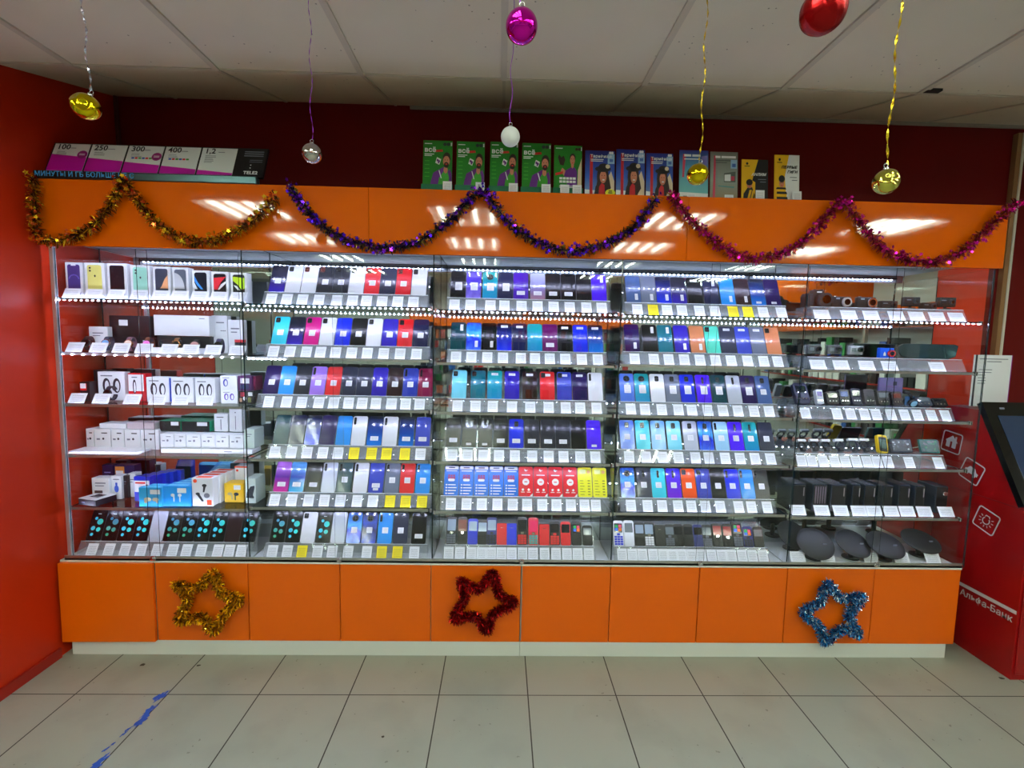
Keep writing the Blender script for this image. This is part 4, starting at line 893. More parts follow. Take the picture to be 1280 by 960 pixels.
sh = [(-w_/2+.012, .010), (-w_/2+.045, .0), (w_/2-.06, .0), (w_/2-.02, .014), (w_/2, .07), (w_/2-.02, .078), (-w_/2+.03, .078), (-w_/2, .062), (-w_/2, .03)]
put('housing', MB().prism(sh, .002, .016).mesh('h'), DG, o)
put('mirror_glass', MB().prism([(x*.975, .04+(q-.04)*.92) for x, q in sh], -.0005, .0018).mesh('g'), mat('teal_mirror', (96, 140, 150), .06, .9), o)
put('clip', MB().box(-.05, -.03, .0165, .028, .02, .06).box(.03, .05, .0165, .028, .02, .06).mesh('c'), RUB, o)
do_cards(5, 1, [z5(v) for v in (215, 335, 467, 585, 830)], ['white']*5, z, big=True)
# third shelf: detectors and remotes
z = ROWZ[5][2]; make_riser(2, xat(z5(130), .06, z+.06), xat(z5(920), .06, z+.06), z+.0006); zz = z+.0615
def gadget(v, w, h, label, col=DG, face=None, lean=.35, extra=None, name='radar_detector', cat='car gadget'):
    o = thing(name, label, cat, (xat(z5(v), .095, zz+.03), .092, zz+.010), (-lean, 0, 0))
    put('body', MB().prism(rrect(-w/2, w/2, 0, h, min(w, h)*.18), 0, .022).mesh('b'), col, o)
    put('face_plate', MB().prism(rrect(-w*.36, w*.36, h*.52, h*.86, .003), -.0012, -.0002).mesh('f'), face or SCR['d'], o)
    for k in range(3): put('button', MB().cyl((-w*.25+w*.25*k, -.0012, h*.24), (0, 1, 0), .0036, .002, 10).mesh('bt'), extra or CHROME, o)
gadget(145, .072, .115, f'tall dark blue detector against the glass divider, third shelf, {B5}', mat('navy_shell', (26, 30, 62), .35), None, .5)
gadget(232, .035, .075, f'small white detector with purple face, third shelf, {B5}', mat('white_shell', (200, 205, 222), .4), mat('violet_face', (70, 50, 140), .2))
gadget(297, .064, .066, f'squat black detector with one bright slot, third shelf, {B5}', DG, SCR['d'], .35, PAPERW)
gadget(360, .052, .078, f'black detector with blue round emblem, third shelf, {B5}', mat('blueblack_shell', (14, 18, 34), .4), mat('blue_face', (30, 60, 140), .2))
gadget(422, .050, .084, f'black remote with three white keys, third shelf, {B5}', mat('indigo_shell', (20, 20, 50), .35), SCR['d'], .35, PAPERW)
gadget(490, .054, .082, f'brown black ribbed detector, third shelf, {B5}', mat('brown_shell', (44, 36, 42), .55), RUB)
gadget(562, .060, .075, f'black detector with chrome keys in front of tall pack, {B5}', DG, SCR['g'])
gadget(632, .056, .072, f'dark brown detector with round emblem, third shelf, {B5}', mat('umber_shell', (40, 28, 32), .45), SCR['b'])
o = thing('car_charger', f'curved black charger with pale blue round face, third shelf, {B5}', 'car gadget', (xat(z5(697), .095, zz+.03), .10, zz))
put('arm', MB().tube([(-.03, .01, .076), (-.005, .01, .072), (.012, .01, .055), (.014, .008, .03)], .008, 10).mesh('a'), DG, o)
put('head', MB().cyl((.012, 0, .022), (0, 1, .4), .020, .018, 24).mesh('h'), DG, o); put('round_face', MB().cyl((.012, -.0102, .018), (0, 1, .4), .016, .003, 24).mesh('f'), mat('pale_blue_face', (130, 180, 205), .15, coat=1), o)
gadget(772, .080, .050, f'flat slate coloured detector with wide top, third shelf, {B5}', mat('slate_shell', (52, 60, 70), .4), SCR['g'], .6)
gadget(855, .075, .046, f'flat black detector nearest the kiosk, third shelf, {B5}', DG, SCR['d'], .6)
bx5 = lambda a, c, y, d, h, m, name, label, cat: carton(name, label, cat, (xat(z5(a), y, zz+.05)+xat(z5(c), y, zz+.05))/2, y, zz, xat(z5(c), y, zz+.05)-xat(z5(a), y, zz+.05), d, h, m)
o = bx5(528, 650, .17, .012, .145, mat('violet_pack', (104, 96, 140), .3), 'blister_pack', f'tall greyish violet pack behind the detectors, third shelf, {B5}', 'pack')
prints(o, [(rrect(-.03, .0, .06, .075, .002), 0, 0), (rrect(.01, .03, .105, .125, .002), 1, 0)], [DINK, DINK])
do_cards(5, 2, [z5(v) for v in (152, 315, 385, 457, 517, 593, 664, 730, 803, 875)], ['white']*10, z)
# fourth shelf: leads and small packs
z = ROWZ[5][3]; make_riser(3, xat(z5(108), .06, z+.06), xat(z5(880), .06, z+.06), z+.0006); zz = z+.0615
def coil(v, label, r, n, m, tilt=.5):
    o = thing('cable_bundle', label, 'cable', (xat(z5(v), .12, zz+.02), .125, zz+.004), (-tilt, 0, 0))
    b = MB(); pts = []
    rnd = random.Random(v)
    for k in range(n*14):
        a = 2*PI*k/14; rr = r*(.75+.25*rnd.random())
        pts.append((rr*math.cos(a), .003+.010*rnd.random(), r*1.25+.004+rr*1.15*math.sin(a)))
    b.tube(pts, .0022, 5)
    put('cord', b.mesh('cord'), m, o)
    put('plug', MB().box(-.011, .011, -.004, .018, .0, .020, bev=.002).mesh('plug'), DG, o)
    put('paper_band', MB().box(-r*1.0, r*1.0, -.002, .016, r*2.35, r*2.35+.012).mesh('band'), PAPERW, o)
coil(150, f'coiled dark lead nearest the divider, fourth shelf, {B5}', .021, 6, DG)
coil(215, f'coiled dark lead in dark brown tone, fourth shelf, {B5}', .022, 6, mat('lead_brown', (44, 26, 28), .5))
coil(275, f'coiled black lead with plug between brown and navy leads, {B5}', .022, 6, DG)
coil(345, f'coiled navy lead, fourth shelf, {B5}', .023, 6, mat('lead_navy', (24, 28, 56), .5))
coil(420, f'coiled grey blue lead, fourth shelf, {B5}', .025, 9, mat('lead_greyblue', (58, 62, 84), .45))
coil(478, f'coiled slate lead beside the yellow handset, fourth shelf, {B5}', .025, 8, mat('lead_slate', (40, 42, 58), .45))
o = thing('handheld_navigator', f'yellow framed handheld navigator with grey screen, fourth shelf, {B5}', 'navigator', (xat(z5(555), .10, zz+.03), .095, zz+.006), (-.4, 0.12, 0))
put('yellow_case', MB().prism(rrect(-.026, .026, 0, .094, .010), 0, .018).mesh('y'), mat('bright_yellow', (235, 200, 0), .35), o)
put('front_panel', MB().prism(rrect(-.021, .021, .006, .082, .006), -.0012, .0002).mesh('f'), DG, o); put('screen', MB().prism(rrect(-.016, .016, .022, .070, .003), -.002, -.0013).mesh('s'), mat('lcd_green', (96, 120, 110), .2), o)
for v, nm, m_ in ((650, 'dark patterned', mat('pack_dark', (56, 62, 74), .2)), (797, 'green leaf printed', mat('pack_green', (60, 110, 108), .2))):
    o = carton('blister_pack', f'clear pack with {nm} card, fourth shelf, {B5}', 'pack', xat(z5(v), .105, zz+.03), .10, zz+.006, .118 if v == 650 else .098, .012, .072, m_, lean=.35)
    prints(o, [(ell(random.uniform(-.04, .04), random.uniform(.012, .06), random.uniform(.004, .010), random.uniform(.003, .007), n=7), k % 3, 0) for k in range(16)], [INK, PAPERW if v == 650 else mat('leaf_green', (40, 170, 110), .4), DINK if v == 650 else mat('leaf_teal', (20, 130, 130), .4)])
    put('blister', MB().box(-.05, .05, -.008, -.0022, .006, .066, bev=.002).mesh('bl'), ACRYL, o)
do_cards(5, 3, [z5(v) for v in (132, 185, 243, 303, 358, 415, 470, 522, 578, 688, 838)], ['white']*11, z)
# fifth shelf: black upright speakers
z = ROWZ[5][4]
for k, (a, c, d) in enumerate(((78, 152, .13), (190, 262, .12), (282, 360, .13), (392, 432, .10), (455, 512, .13), (548, 600, .12), (632, 690, .12), (715, 765, .10), (822, 884, .12))):
    xa, xb = xat(z5(a), .10, z+.06), xat(z5(c), .10, z+.06); w_ = xb-xa
    o = thing('black_speaker', f'{ORD[k]} upright black speaker counted from the divider, fifth shelf, {B5}', 'speaker', ((xa+xb)/2, .10, z+.001), group='upright black speakers')
    put('cabinet', MB().box(-w_/2, w_/2, .002, d, 0, .148-.002*(k % 3), bev=.003).mesh('cab'), mat('speaker_blackblue', (30, 38, 50), .25), o)
    put('front_grille', MB().box(-w_/2+.003, w_/2-.003, -.001, .0018, .004, .14).mesh('gr'), mat('grille_black', (10, 9, 12), .35), o)
    if k == 1: prints(o, [(rrect(-w_*.38+w_*.17*q, -w_*.30+w_*.17*q, .045, .135, .001, 1), 0, 0) for q in range(5)], [mat('rib_mauve', (110, 96, 110), .3)], -.0012, 'front_ribs')
    elif k == 8: put('control_knob', MB().cyl((w_*.12, -.007, .108), (0, 1, 0), .011, .012, 20).mesh('kn'), CHROME, o)
    else: put('light_bar', MB().box(w_*.30, w_*.30+.004, -.0024, -.0012, .085, .13).mesh('lb'), mat('bar_pale', (150, 140, 140), .3), o)
do_cards(5, 4, [z5(v) for v in (112, 235, 333, 427, 505, 592, 675, 765, 876)], ['white']*9, z, big=True)
# bottom deck: oval dishes on feet
z = ROWZ[5][5]+.0016
OVALM = mat('oval_black', (26, 29, 31), .5)
for k, (v, w_, y, tl) in enumerate(((105, .15, .165, .85), (225, .19, .05, .75), (420, .17, .06, .95), (590, .19, .045, 1.0), (775, .20, .10, 1.1))):
    o = thing('oval_dish', f'{ORD[k]} oval black dish on a small foot counted from the divider, bottom deck', 'dish', (xat(z5(v), y, z+.06), y+.035, z), group='oval black dishes on the bottom deck')
    put('dish', MB().ball((0, 0, 0), 1, (w_/2, .082, .010), u=32).mesh('dish'), OVALM, o, (0, .0, .082), (PI/2-tl, 0, .05*k))
    put('rim', MB().tube([(w_/2*math.cos(2*PI*q/32), .082*math.sin(2*PI*q/32), 0) for q in range(32)], .0035, 6, closed=True).mesh('rim'), RUB, o, (0, .0, .082), (PI/2-tl, 0, .05*k))
    put('foot', MB().cyl((0, .01, .003), (0, 0, 1), .04, .006, 24).cyl((0, .01, .038), (0, 0, 1), .012, .0644, 14).mesh('foot'), DG, o)
    put('badge', MB().box(-.010, .010, -.0015, .0, -.004, .004).mesh('bg'), INK, o, (w_*.22, -.082*math.sin(tl)*0-.012, .085))
do_cards(5, 5, [z5(v) for v in (110, 262, 487, 645, 806)], ['white']*5, z-.0006, big=True)
# ================================================================== posters along the top of the fascia
PGREEN = mat('poster_green', (22, 128, 26), .4); PGD = mat('holder_green', (8, 112, 74), .45); SKIN = mat('print_skin', (205, 128, 100), .5); SKIND = mat('print_skin2', (190, 120, 100), .5)
PURP = mat('print_purple', (104, 34, 138), .5); HAIR = mat('print_hair', (48, 26, 20), .5); LGREEN = mat('print_light_green', (64, 170, 44), .5); CREAM = mat('print_cream', (220, 200, 170), .5)
PBLUE = grad_mat('poster_blue', [(0, (120, 150, 190)), (.45, (50, 90, 190)), (1, (26, 34, 130))], 2, .35, 0); PTEAL = grad_mat('poster_teal', [(0, (210, 235, 240)), (.12, (120, 195, 200)), (.6, (90, 160, 190)), (1, (44, 44, 150))], 2, .3, 0); PGREY = grad_mat('poster_grey', [(0, (150, 130, 96)), (.4, (150, 160, 156)), (1, (120, 122, 116))], 2, .35, 0)
PYEL = mat('poster_yellow', (238, 184, 6), .4)
def poster(i, a, c, ytop, ybot, base, label, draw, mats, holder=None, lean=.10):
    Y0 = .055
    xa, xc = at(a, ybot, Y=Y0).x, at(c, ybot, Y=Y0).x
    x = (xa+xc)/2; w = xc-xa
    h = (at((a+c)/2, ytop, Y=Y0+.02).z-ZF-.004)/math.cos(lean)
    o = thing('poster', label, 'poster', (x, Y0, ZF+.002), (-lean, 0, 0), 'posters standing on the fascia')
    put('sheet', MB().box(-w/2, w/2, 0, .003, 0, h).mesh('sheet'), base, o)
    S = lambda pts: [(-w/2+u*w, v*h) for u, v in pts]
    P, T = draw(w, h, S)
    put('picture_print', print_mesh(P, -.0003), mats, o)
    for txt, u, v, size, m, bold, sh in T: put_text('lettering', txt, size*h, m, o, (-w/2+u*w, -.0030, v*h), bold, 'LEFT', sh)
    put('stand_back', MB().profx([(.004, 0), (.055, 0), (.004, h*.7)], -w*.3, w*.3).mesh('sb'), ACRYL, o)
    if holder: put('holder_strip', MB().box(-w/2-.005, w/2+.005, -.010, -.005, .0, .036).mesh('hs'), holder, o)
    return o, x, w
E_ = lambda S, cx, cy, rx, ry, n=18: S(ell(cx, cy, rx, ry, n))
def dr_man(w, h, S):
    P = [(S([(.28, .0), (.46, .10), (.60, .10), (.98, .0)]), 3, 0),
         (S([(.22, 0), (.48, 0), (.54, .22), (.70, .40), (.72, .50), (.60, .46), (.36, .38), (.28, .22)]), 0, 0), (S([(.86, .0), (.99, .0), (.99, .36), (.92, .46), (.84, .40), (.90, .18)]), 0, 0),
         (S([(.50, .0), (.88, .0), (.90, .30), (.84, .42), (.72, .42), (.56, .28)]), 3, 1), (E_(S, .78, .44, .07, .07), 2, 2), (E_(S, .81, .66, .135, .115), 4, 2), (E_(S, .80, .60, .115, .105), 2, 3), (E_(S, .80, .53, .085, .055), 4, 4), (E_(S, .80, .545, .035, .014), 6, 5), (E_(S, .755, .625, .014, .008, 8), 4, 5), (E_(S, .845, .625, .014, .008, 8), 4, 5), (S([(.79, .585), (.82, .585), (.805, .62)]), 7, 5),
         (S([(.40, .775), (.68, .79), (.66, .83), (.37, .815)]), 6, 0), (S([(.42, .57), (.56, .535), (.62, .64), (.48, .68)]), 1, 1), (E_(S, .50, .62, .035, .026, 10), 0, 2), (E_(S, .55, .60, .035, .026, 10), 0, 2), (E_(S, .53, .575, .025, .02, 10), 0, 2), (S([(.54, .42), (.57, .43), (.65, .28), (.62, .27)]), 1, 3),
         (E_(S, .74, .93, .06, .033, 14), 5, 0), (E_(S, .86, .93, .06, .033, 14), 5, 0), (S([(.94, .90), (.985, .90), (.985, .965), (.94, .965)]), 1, 0), (S([(.05, .93), (.30, .93), (.30, .945), (.05, .945)]), 1, 0), (S([(.05, .73), (.38, .73), (.38, .745), (.05, .745)]), 1, 0), (S([(.05, .70), (.30, .70), (.30, .715), (.05, .715)]), 1, 0)]
    P += [(S([(.06, .60-.075*k), (.22, .60-.075*k), (.22, .615-.075*k), (.06, .615-.075*k)]), 3, 0) for k in range(5)]
    return P, [('всё', .05, .775, .125, PAPERW, .03, 0)]
MM = [PURP, PAPERW, SKIN, LGREEN, HAIR, mat('pill_dark', (40, 44, 52), .5), mat('print_red', (214, 40, 34), .5), SKIND]
def dr_man2(w, h, S):
    P = [(S([(.84, .02), (.99, .02), (.99, .76), (.86, .52)]), 4, 0), (S([(.46, .10), (.84, .10), (.82, .50), (.74, .57), (.60, .57), (.40, .50), (.36, .40), (.48, .36)]), 0, 0), (E_(S, .66, .62, .05, .07), 1, 1), (E_(S, .665, .76, .105, .085), 3, 1), (E_(S, .66, .71, .085, .095), 1, 2), (E_(S, .62, .735, .014, .008, 8), 3, 3), (E_(S, .70, .735, .014, .008, 8), 3, 3), (E_(S, .66, .655, .03, .008, 10), 5, 3), (S([(.645, .69), (.675, .69), (.66, .725)]), 6, 3),
         (S([(.36, .40), (.42, .50), (.30, .56), (.24, .50)]), 1, 0), (S([(.14, .76), (.22, .62), (.34, .60), (.40, .72), (.34, .80), (.26, .76), (.18, .82)]), 3, 0), (S([(.05, .40), (.32, .44), (.33, .49), (.05, .45)]), 5, 1),
         (S([(.20, .19), (.80, .19), (.80, .205), (.20, .205)]), 2, 2), (S([(.20, .16), (.78, .16), (.78, .175), (.20, .175)]), 2, 2), (S([(.06, .935), (.30, .935), (.30, .95), (.06, .95)]), 2, 0), (E_(S, .80, .93, .05, .03, 12), 3, 0), (E_(S, .90, .93, .05, .03, 12), 3, 0), (S([(.96, .90), (.99, .90), (.99, .97), (.96, .97)]), 2, 0)]
    P += [(S([(.20+d, y), (.20+d+.10, y), (.20+d+.10, y+.045), (.20+d, y+.045)]), 2, 3) for y in (.26, .325) for d in (0, .12, .24, .36, .48)]
    return P, []
def dr_woman(w, h, S):
    P = [(S([(.0, .0), (.46, .0), (.40, .14), (.0, .16)]), 5, 0), (S([(.16, .0), (.26, .0), (.26, .92), (.16, .92)]), 3, 1), (S([(.30, .0), (.98, .0), (.98, .30), (.86, .42), (.52, .40), (.36, .22)]), 2, 1), (S([(.72, .0), (.99, .0), (.99, .34), (.88, .56), (.78, .44), (.86, .22)]), 4, 2),
         (E_(S, .60, .44, .20, .26), 1, 2), (S([(.42, .06), (.56, .40), (.44, .44), (.38, .20)]), 1, 3), (S([(.70, .02), (.88, .20), (.80, .46), (.70, .40)]), 1, 3), (S([(.46, .0), (.68, .0), (.66, .26), (.56, .30), (.48, .22)]), 3, 4), (E_(S, .61, .43, .115, .135), 0, 5), (E_(S, .60, .60, .27, .065), 6, 6), (E_(S, .62, .645, .17, .075), 6, 6), (E_(S, .76, .655, .075, .045), 4, 7),
         (E_(S, .57, .46, .016, .009, 8), 1, 6), (E_(S, .66, .46, .016, .009, 8), 1, 6), (E_(S, .62, .365, .045, .014, 12), 5, 6), (S([(.60, .40), (.63, .40), (.615, .445)]), 7, 6),
         (S([(.76, .72), (.99, .72), (.99, .93), (.76, .93)]), 8, 1), (S([(.82, .76), (.94, .76), (.94, .82), (.82, .82)]), 9, 2), (E_(S, .84, .955, .045, .03, 10), 5, 1), (E_(S, .91, .955, .045, .03, 10), 5, 1), (S([(.19, .80), (.62, .80), (.62, .815), (.19, .815)]), 5, 2), (S([(.19, .765), (.60, .765), (.60, .78), (.19, .78)]), 5, 2)]
    return P, [('Тарифище', .17, .845, .088, PAPERW, .02, 0)]
WM = [SKIN, HAIR, mat('coat_dark', (34, 30, 44), .5), mat('scarf_red', (190, 20, 34), .5), CREAM, PAPERW, mat('hat_dark', (40, 34, 36), .5), SKIND, mat('gift_pale', (150, 190, 225), .5), mat('gift_blue', (70, 110, 190), .5)]
def dr_teal(w, h, S):
    return [(S([(.10, .45), (.16, .45), (.22, .92), (.12, .92)]), 1, 0), (S([(.0, .0), (1, .0), (1, .13), (0, .15)]), 0, 0), (S([(.14, .03), (.46, .03), (.46, .075), (.14, .075)]), 2, 1), (S([(.30, .42), (.62, .42), (.62, .58), (.30, .58)]), 0, 1), (S([(.16, .87), (.40, .87), (.40, .915), (.16, .915)]), 0, 1), (S([(.44, .87), (.72, .87), (.72, .915), (.44, .915)]), 0, 1), (S([(.16, .81), (.70, .81), (.70, .83), (.16, .83)]), 0, 1), (S([(.76, .72), (.97, .70), (.97, .90), (.76, .88)]), 3, 1), (E_(S, .84, .50, .08, .06), 4, 1)], []
def dr_grey(w, h, S):
    return [(S([(.10, .05), (.18, .05), (.20, .92), (.13, .92)]), 1, 0), (S([(.18, .87), (.36, .87), (.36, .915), (.18, .915)]), 0, 1), (S([(.40, .87), (.92, .87), (.92, .915), (.40, .915)]), 0, 1), (S([(.18, .81), (.74, .81), (.74, .83), (.18, .83)]), 2, 1), (S([(.18, .77), (.60, .77), (.60, .785), (.18, .785)]), 2, 1), (S([(.50, .38), (.92, .38), (.92, .60), (.50, .56)]), 2, 1), (S([(.52, .40), (.74, .40), (.74, .54), (.52, .53)]), 0, 2), (S([(.76, .41), (.88, .41), (.88, .50), (.76, .50)]), 1, 2), (S([(.28, .31), (.88, .29), (.86, .26), (.30, .285)]), 3, 1), (S([(.74, .66), (.97, .66), (.97, .84), (.74, .84)]), 4, 1), (S([(.79, .69), (.92, .69), (.92, .76), (.79, .76)]), 5, 2)], []
def dr_yel(black):
    def f(w, h, S):
        P = [(S([(.52, .0), (1, .0), (1, 1), (.62, 1), (.40, .50), (.52, .46)] if black else [(.50, .0), (1, .0), (1, 1), (.58, 1), (.42, .55)]), 0, 0)]
        cy = .0 if black else .04
        P += [(S([(.06, .0), (.46, .0), (.50, .16), (.40, .32), (.22, .32), (.08, .18)]), 1 if black else 2, 1), (S([(.20, .0), (.28, .0), (.40, .30), (.32, .32)]) if black else S([(.10, .06), (.54, .06), (.52, .11), (.09, .11)]), 2 if black else 1, 2), (S([(.32, .0), (.40, .0), (.48, .22), (.42, .28)]) if black else S([(.09, .17), (.52, .17), (.48, .22), (.10, .22)]), 2 if black else 1, 2), (S([(.05, .27), (.48, .27), (.44, .31), (.10, .31)]) if not black else S([(.22, .28), (.44, .26), (.40, .33), (.26, .34)]), 1, 2),
              (E_(S, .29, .40, .105, .095), 3, 2), (E_(S, .29, .45+cy, .125, .075), 1, 3), (E_(S, .25, .405, .014, .01, 8), 1, 4), (E_(S, .33, .405, .014, .01, 8), 1, 4), (E_(S, .29, .35, .03, .008, 8), 4, 4), (E_(S, .20, .90, .045, .03, 12), 1, 1), (S([(.10, .83), (.30, .83), (.30, .845), (.10, .845)]), 1, 1), (S([(.62, .52), (.92, .52), (.92, .535), (.62, .535)]) if black else S([(.62, .52), (.90, .52), (.90, .535), (.62, .535)]), 5, 1), (S([(.70, .46), (.92, .46), (.92, .475), (.70, .475)]), 5, 1)]
        return P, ([('АНЛИМ', .36, .61, .088, PAPERW, .03, .25)] if black else [('ПЕРВЫЕ', .26, .71, .078, DINK, .03, .25), ('ГИГИ', .50, .61, .078, DINK, .03, .25)])
    return f
def YM_(black): return [CBLACK if black else PAPERW, mat('print_black', (20, 20, 22), .5), PYEL, SKIN, mat('print_red', (214, 40, 34), .5), INK]
POS = [(528, 564.6, 174.6, 235, 'green promo poster showing a man in purple jacket, farthest from the yellow posters', dr_man, MM, PGREEN, PGD), (570, 605, 176, 236, 'second green man-in-purple-jacket poster from the tariff board', dr_man, MM, PGREEN, PGD), (612, 647, 176.3, 237, 'green man-in-purple-jacket poster behind the hanging white bauble', dr_man, MM, PGREEN, PGD), (652, 688, 178, 238, 'fourth green man-in-purple-jacket poster, next to the purple sweater one', dr_man, MM, PGREEN, PGD),
       (692, 727, 181, 239, 'green poster showing a man in a purple sweater', dr_man2, [PURP, SKIN, PAPERW, HAIR, CREAM, mat('print_red', (214, 40, 34), .5), SKIND], PGREEN, PGD),
       (731, 768, 187.6, 240, 'blue poster of a woman in dark hat, beside the green posters', dr_woman, WM, PBLUE, None), (770, 805.6, 186, 241, 'blue poster of a woman in dark hat, middle of three', dr_woman, WM, PBLUE, None), (807.5, 841, 191, 241, 'blue poster of a woman in dark hat, beside the teal poster', dr_woman, WM, PBLUE, None),
       (849, 885, 187, 244, 'pale teal and violet poster behind the ribbed gold bauble', dr_teal, [PAPERW, mat('ink_pinkred', (200, 60, 90), .5), mat('ink_tealgrey', (110, 150, 150), .5), mat('ink_violet', (120, 120, 200), .5), mat('ink_rust', (170, 110, 90), .5)], PTEAL, None), (887.6, 922, 189, 245, 'grey beige poster with a small screen picture', dr_grey, [PAPERW, mat('ink_pinkred', (200, 60, 90), .5), mat('ink_greygreen', (90, 96, 94), .5), mat('ink_teal', (100, 150, 150), .5), mat('gift_pale', (150, 190, 225), .5), mat('gift_blue', (70, 110, 190), .5)], PGREY, None),
       (927, 960, 199, 246, 'yellow and black poster of a person in striped scarf', dr_yel(True), YM_(True), PYEL, None), (968, 999, 193, 247, 'yellow and white poster of a person in striped jumper', dr_yel(False), YM_(False), PYEL, None)]
for i, (a, c, yt, yb, lab, dr, ms, base, hold) in enumerate(POS): poster(i, a, c, yt, yb, base, lab, dr, ms, hold)
for i, (px, lab) in enumerate(((559, 'first'), (600, 'second'), (641.5, 'third'), (682.5, 'fourth'), (706, 'fifth'), (721.5, 'sixth'), (865, 'ninth'), (912, 'tenth'), (951, 'eleventh'), (997.5, 'twelfth'))):
    y0 = .032
    big = i in (6,)
    make_card(at(px, 236, Y=y0).x, y0, ZF+.0006, 'white', f'{lab} white price card standing along the fascia top before the posters' if i < 6 else ('white card before the pale teal poster', 'white card before the grey beige poster', 'white card before the yellow and black poster', 'white card beside the yellow and white poster')[i-6], 'price cards on the fascia', False, .1).scale = (.85, 1, .85 if i not in (6, 7) else .4)
pc = at(763, 238, Y=.03)
o = thing('round_tag', 'round yellow tag before the blue poster next to the green ones', 'price card', (pc.x, .032, ZF))
put('disc', MB().prism(ell(0, .011, .024, .016, 24)[:], 0, .001).mesh('d'), mat('lime_yellow', (220, 220, 10), .5), o, (0, 0, .006)); put('print', MB().box(-.01, .01, -.0012, -.0002, .008, .012).box(-.008, .008, -.0012, -.0002, .016, .020).mesh('p'), DINK, o, (0, 0, .006)); put('foot', MB().box(-.012, .012, -.006, .006, 0, .0015).mesh('f'), ACRYL, o)
# ------------------------------------------------------------------ tariff board
xa, xb = at(40, 228, Y=0).x, at(321, 236, Y=0).x
xa = max(xa, .0)
o = thing('tariff_board', 'leaning black tariff board with five white and magenta cards', 'sign board', ((xa+xb)/2, 0, ZF))
wb = xb-xa
STEEL = grad_mat('teal_steel', [(0, (34, 52, 56)), (.35, (60, 92, 96)), (.6, (110, 140, 142)), (1, (24, 36, 40))], 2, .25, 0)
base_bar = put('base_rail', MB().box(-wb/2, wb/2, -.006, .03, .0005, .034, bev=.003).mesh('rail'), mat('rail_steel', (90, 120, 124), .28, .8), o)
put('text_strip', MB().box(-wb/2, -wb/2+.40, -.0078, -.0062, .002, .033).mesh('ts'), BLACK, o)
put_text('lettering', 'МИНУТЫ И ГБ БОЛЬШЕ НЕ С', .0305, mat('bright_blue_letters', (70, 180, 255), .5), o, (-wb/2+.004, -.0080, .009), .012)  # letters in one flat bright blue
BL = .40
pw = .985
pan = put('board_panel', MB().box(-pw/2, pw/2, 0, .012, 0, .165).mesh('panel'), mat('board_black', (10, 10, 16), .3), o, (-wb/2+.03+pw/2, .012, .0345), (-BL, 0, 0))
MAG = mat('magenta_print', (196, 16, 168), .4); CARDP = mat('board_white', (225, 232, 232), .4)
cw = .160; nums = ['100', '250', '300', '400', '1,2']
for k in range(5):
    x = -pw/2+.008+cw/2+k*.169
    cd = put('tariff_card', MB().box(-cw/2, cw/2, -.002, -.0003, .006, .158).mesh('tc'), CARDP, pan, (x, 0, 0))
    t0, t1 = .098-.0165*k, .098-.0165*(k+1)+.002
    P = [([(-cw/2, .006), (cw/2, .006), (cw/2, t1), (-cw/2, t0)], 0, 0)]
    P += bars(-.06, -.01, .112, 3 if k < 4 else 6, .0075, .002, 1, 0)
    P += bars(-.005, .03, .133, 1, .01, .0028, 1, 0)
    if k in (0, 2): P.append((ell(.058, .098, .0225, .0225, 22), 2, 1)); P += [(rrect(.045, .070, .100-.006*q, .1025-.006*q, .0005, 1), 3, 2) for q in range(2)]
    if k in (2, 3): P += [(rrect(-.055+.016*q, -.042+.016*q, .083, .092, .002, 1), 4+q % 3, 1) for q in range(6)]
    put('card_print', print_mesh(P, -.0022), [MAG, INK, mat('badge_plum', (150, 30, 120), .4), PAPERW, mat('ink_blue', (40, 90, 200), .4), RINK, mat('ink_green2', (70, 160, 60), .4)], cd)
    put_text('card_number', nums[k], .040, DINK, cd, (-.066, -.0032, .126), .015)
put('panel_print', print_mesh([(rrect(pw/2-.105, pw/2-.016, .142-.012*q, .147-.012*q, .001, 1), 0, 0) for q in range(3)]+[(rrect(pw/2-.075, pw/2-.016, .095-.010*q, .0975-.010*q, .0008, 1), 0, 0) for q in range(2)]+[(ell(pw/2-.066, .068, .003, n=8), 1, 0), (ell(pw/2-.066, .052, .003, n=8), 1, 0)], -.0003), [INK, PAPERW], pan)
put_text('lettering', 'TELE2', .024, PAPERW, pan, (pw/2-.092, -.0012, .016), .03)
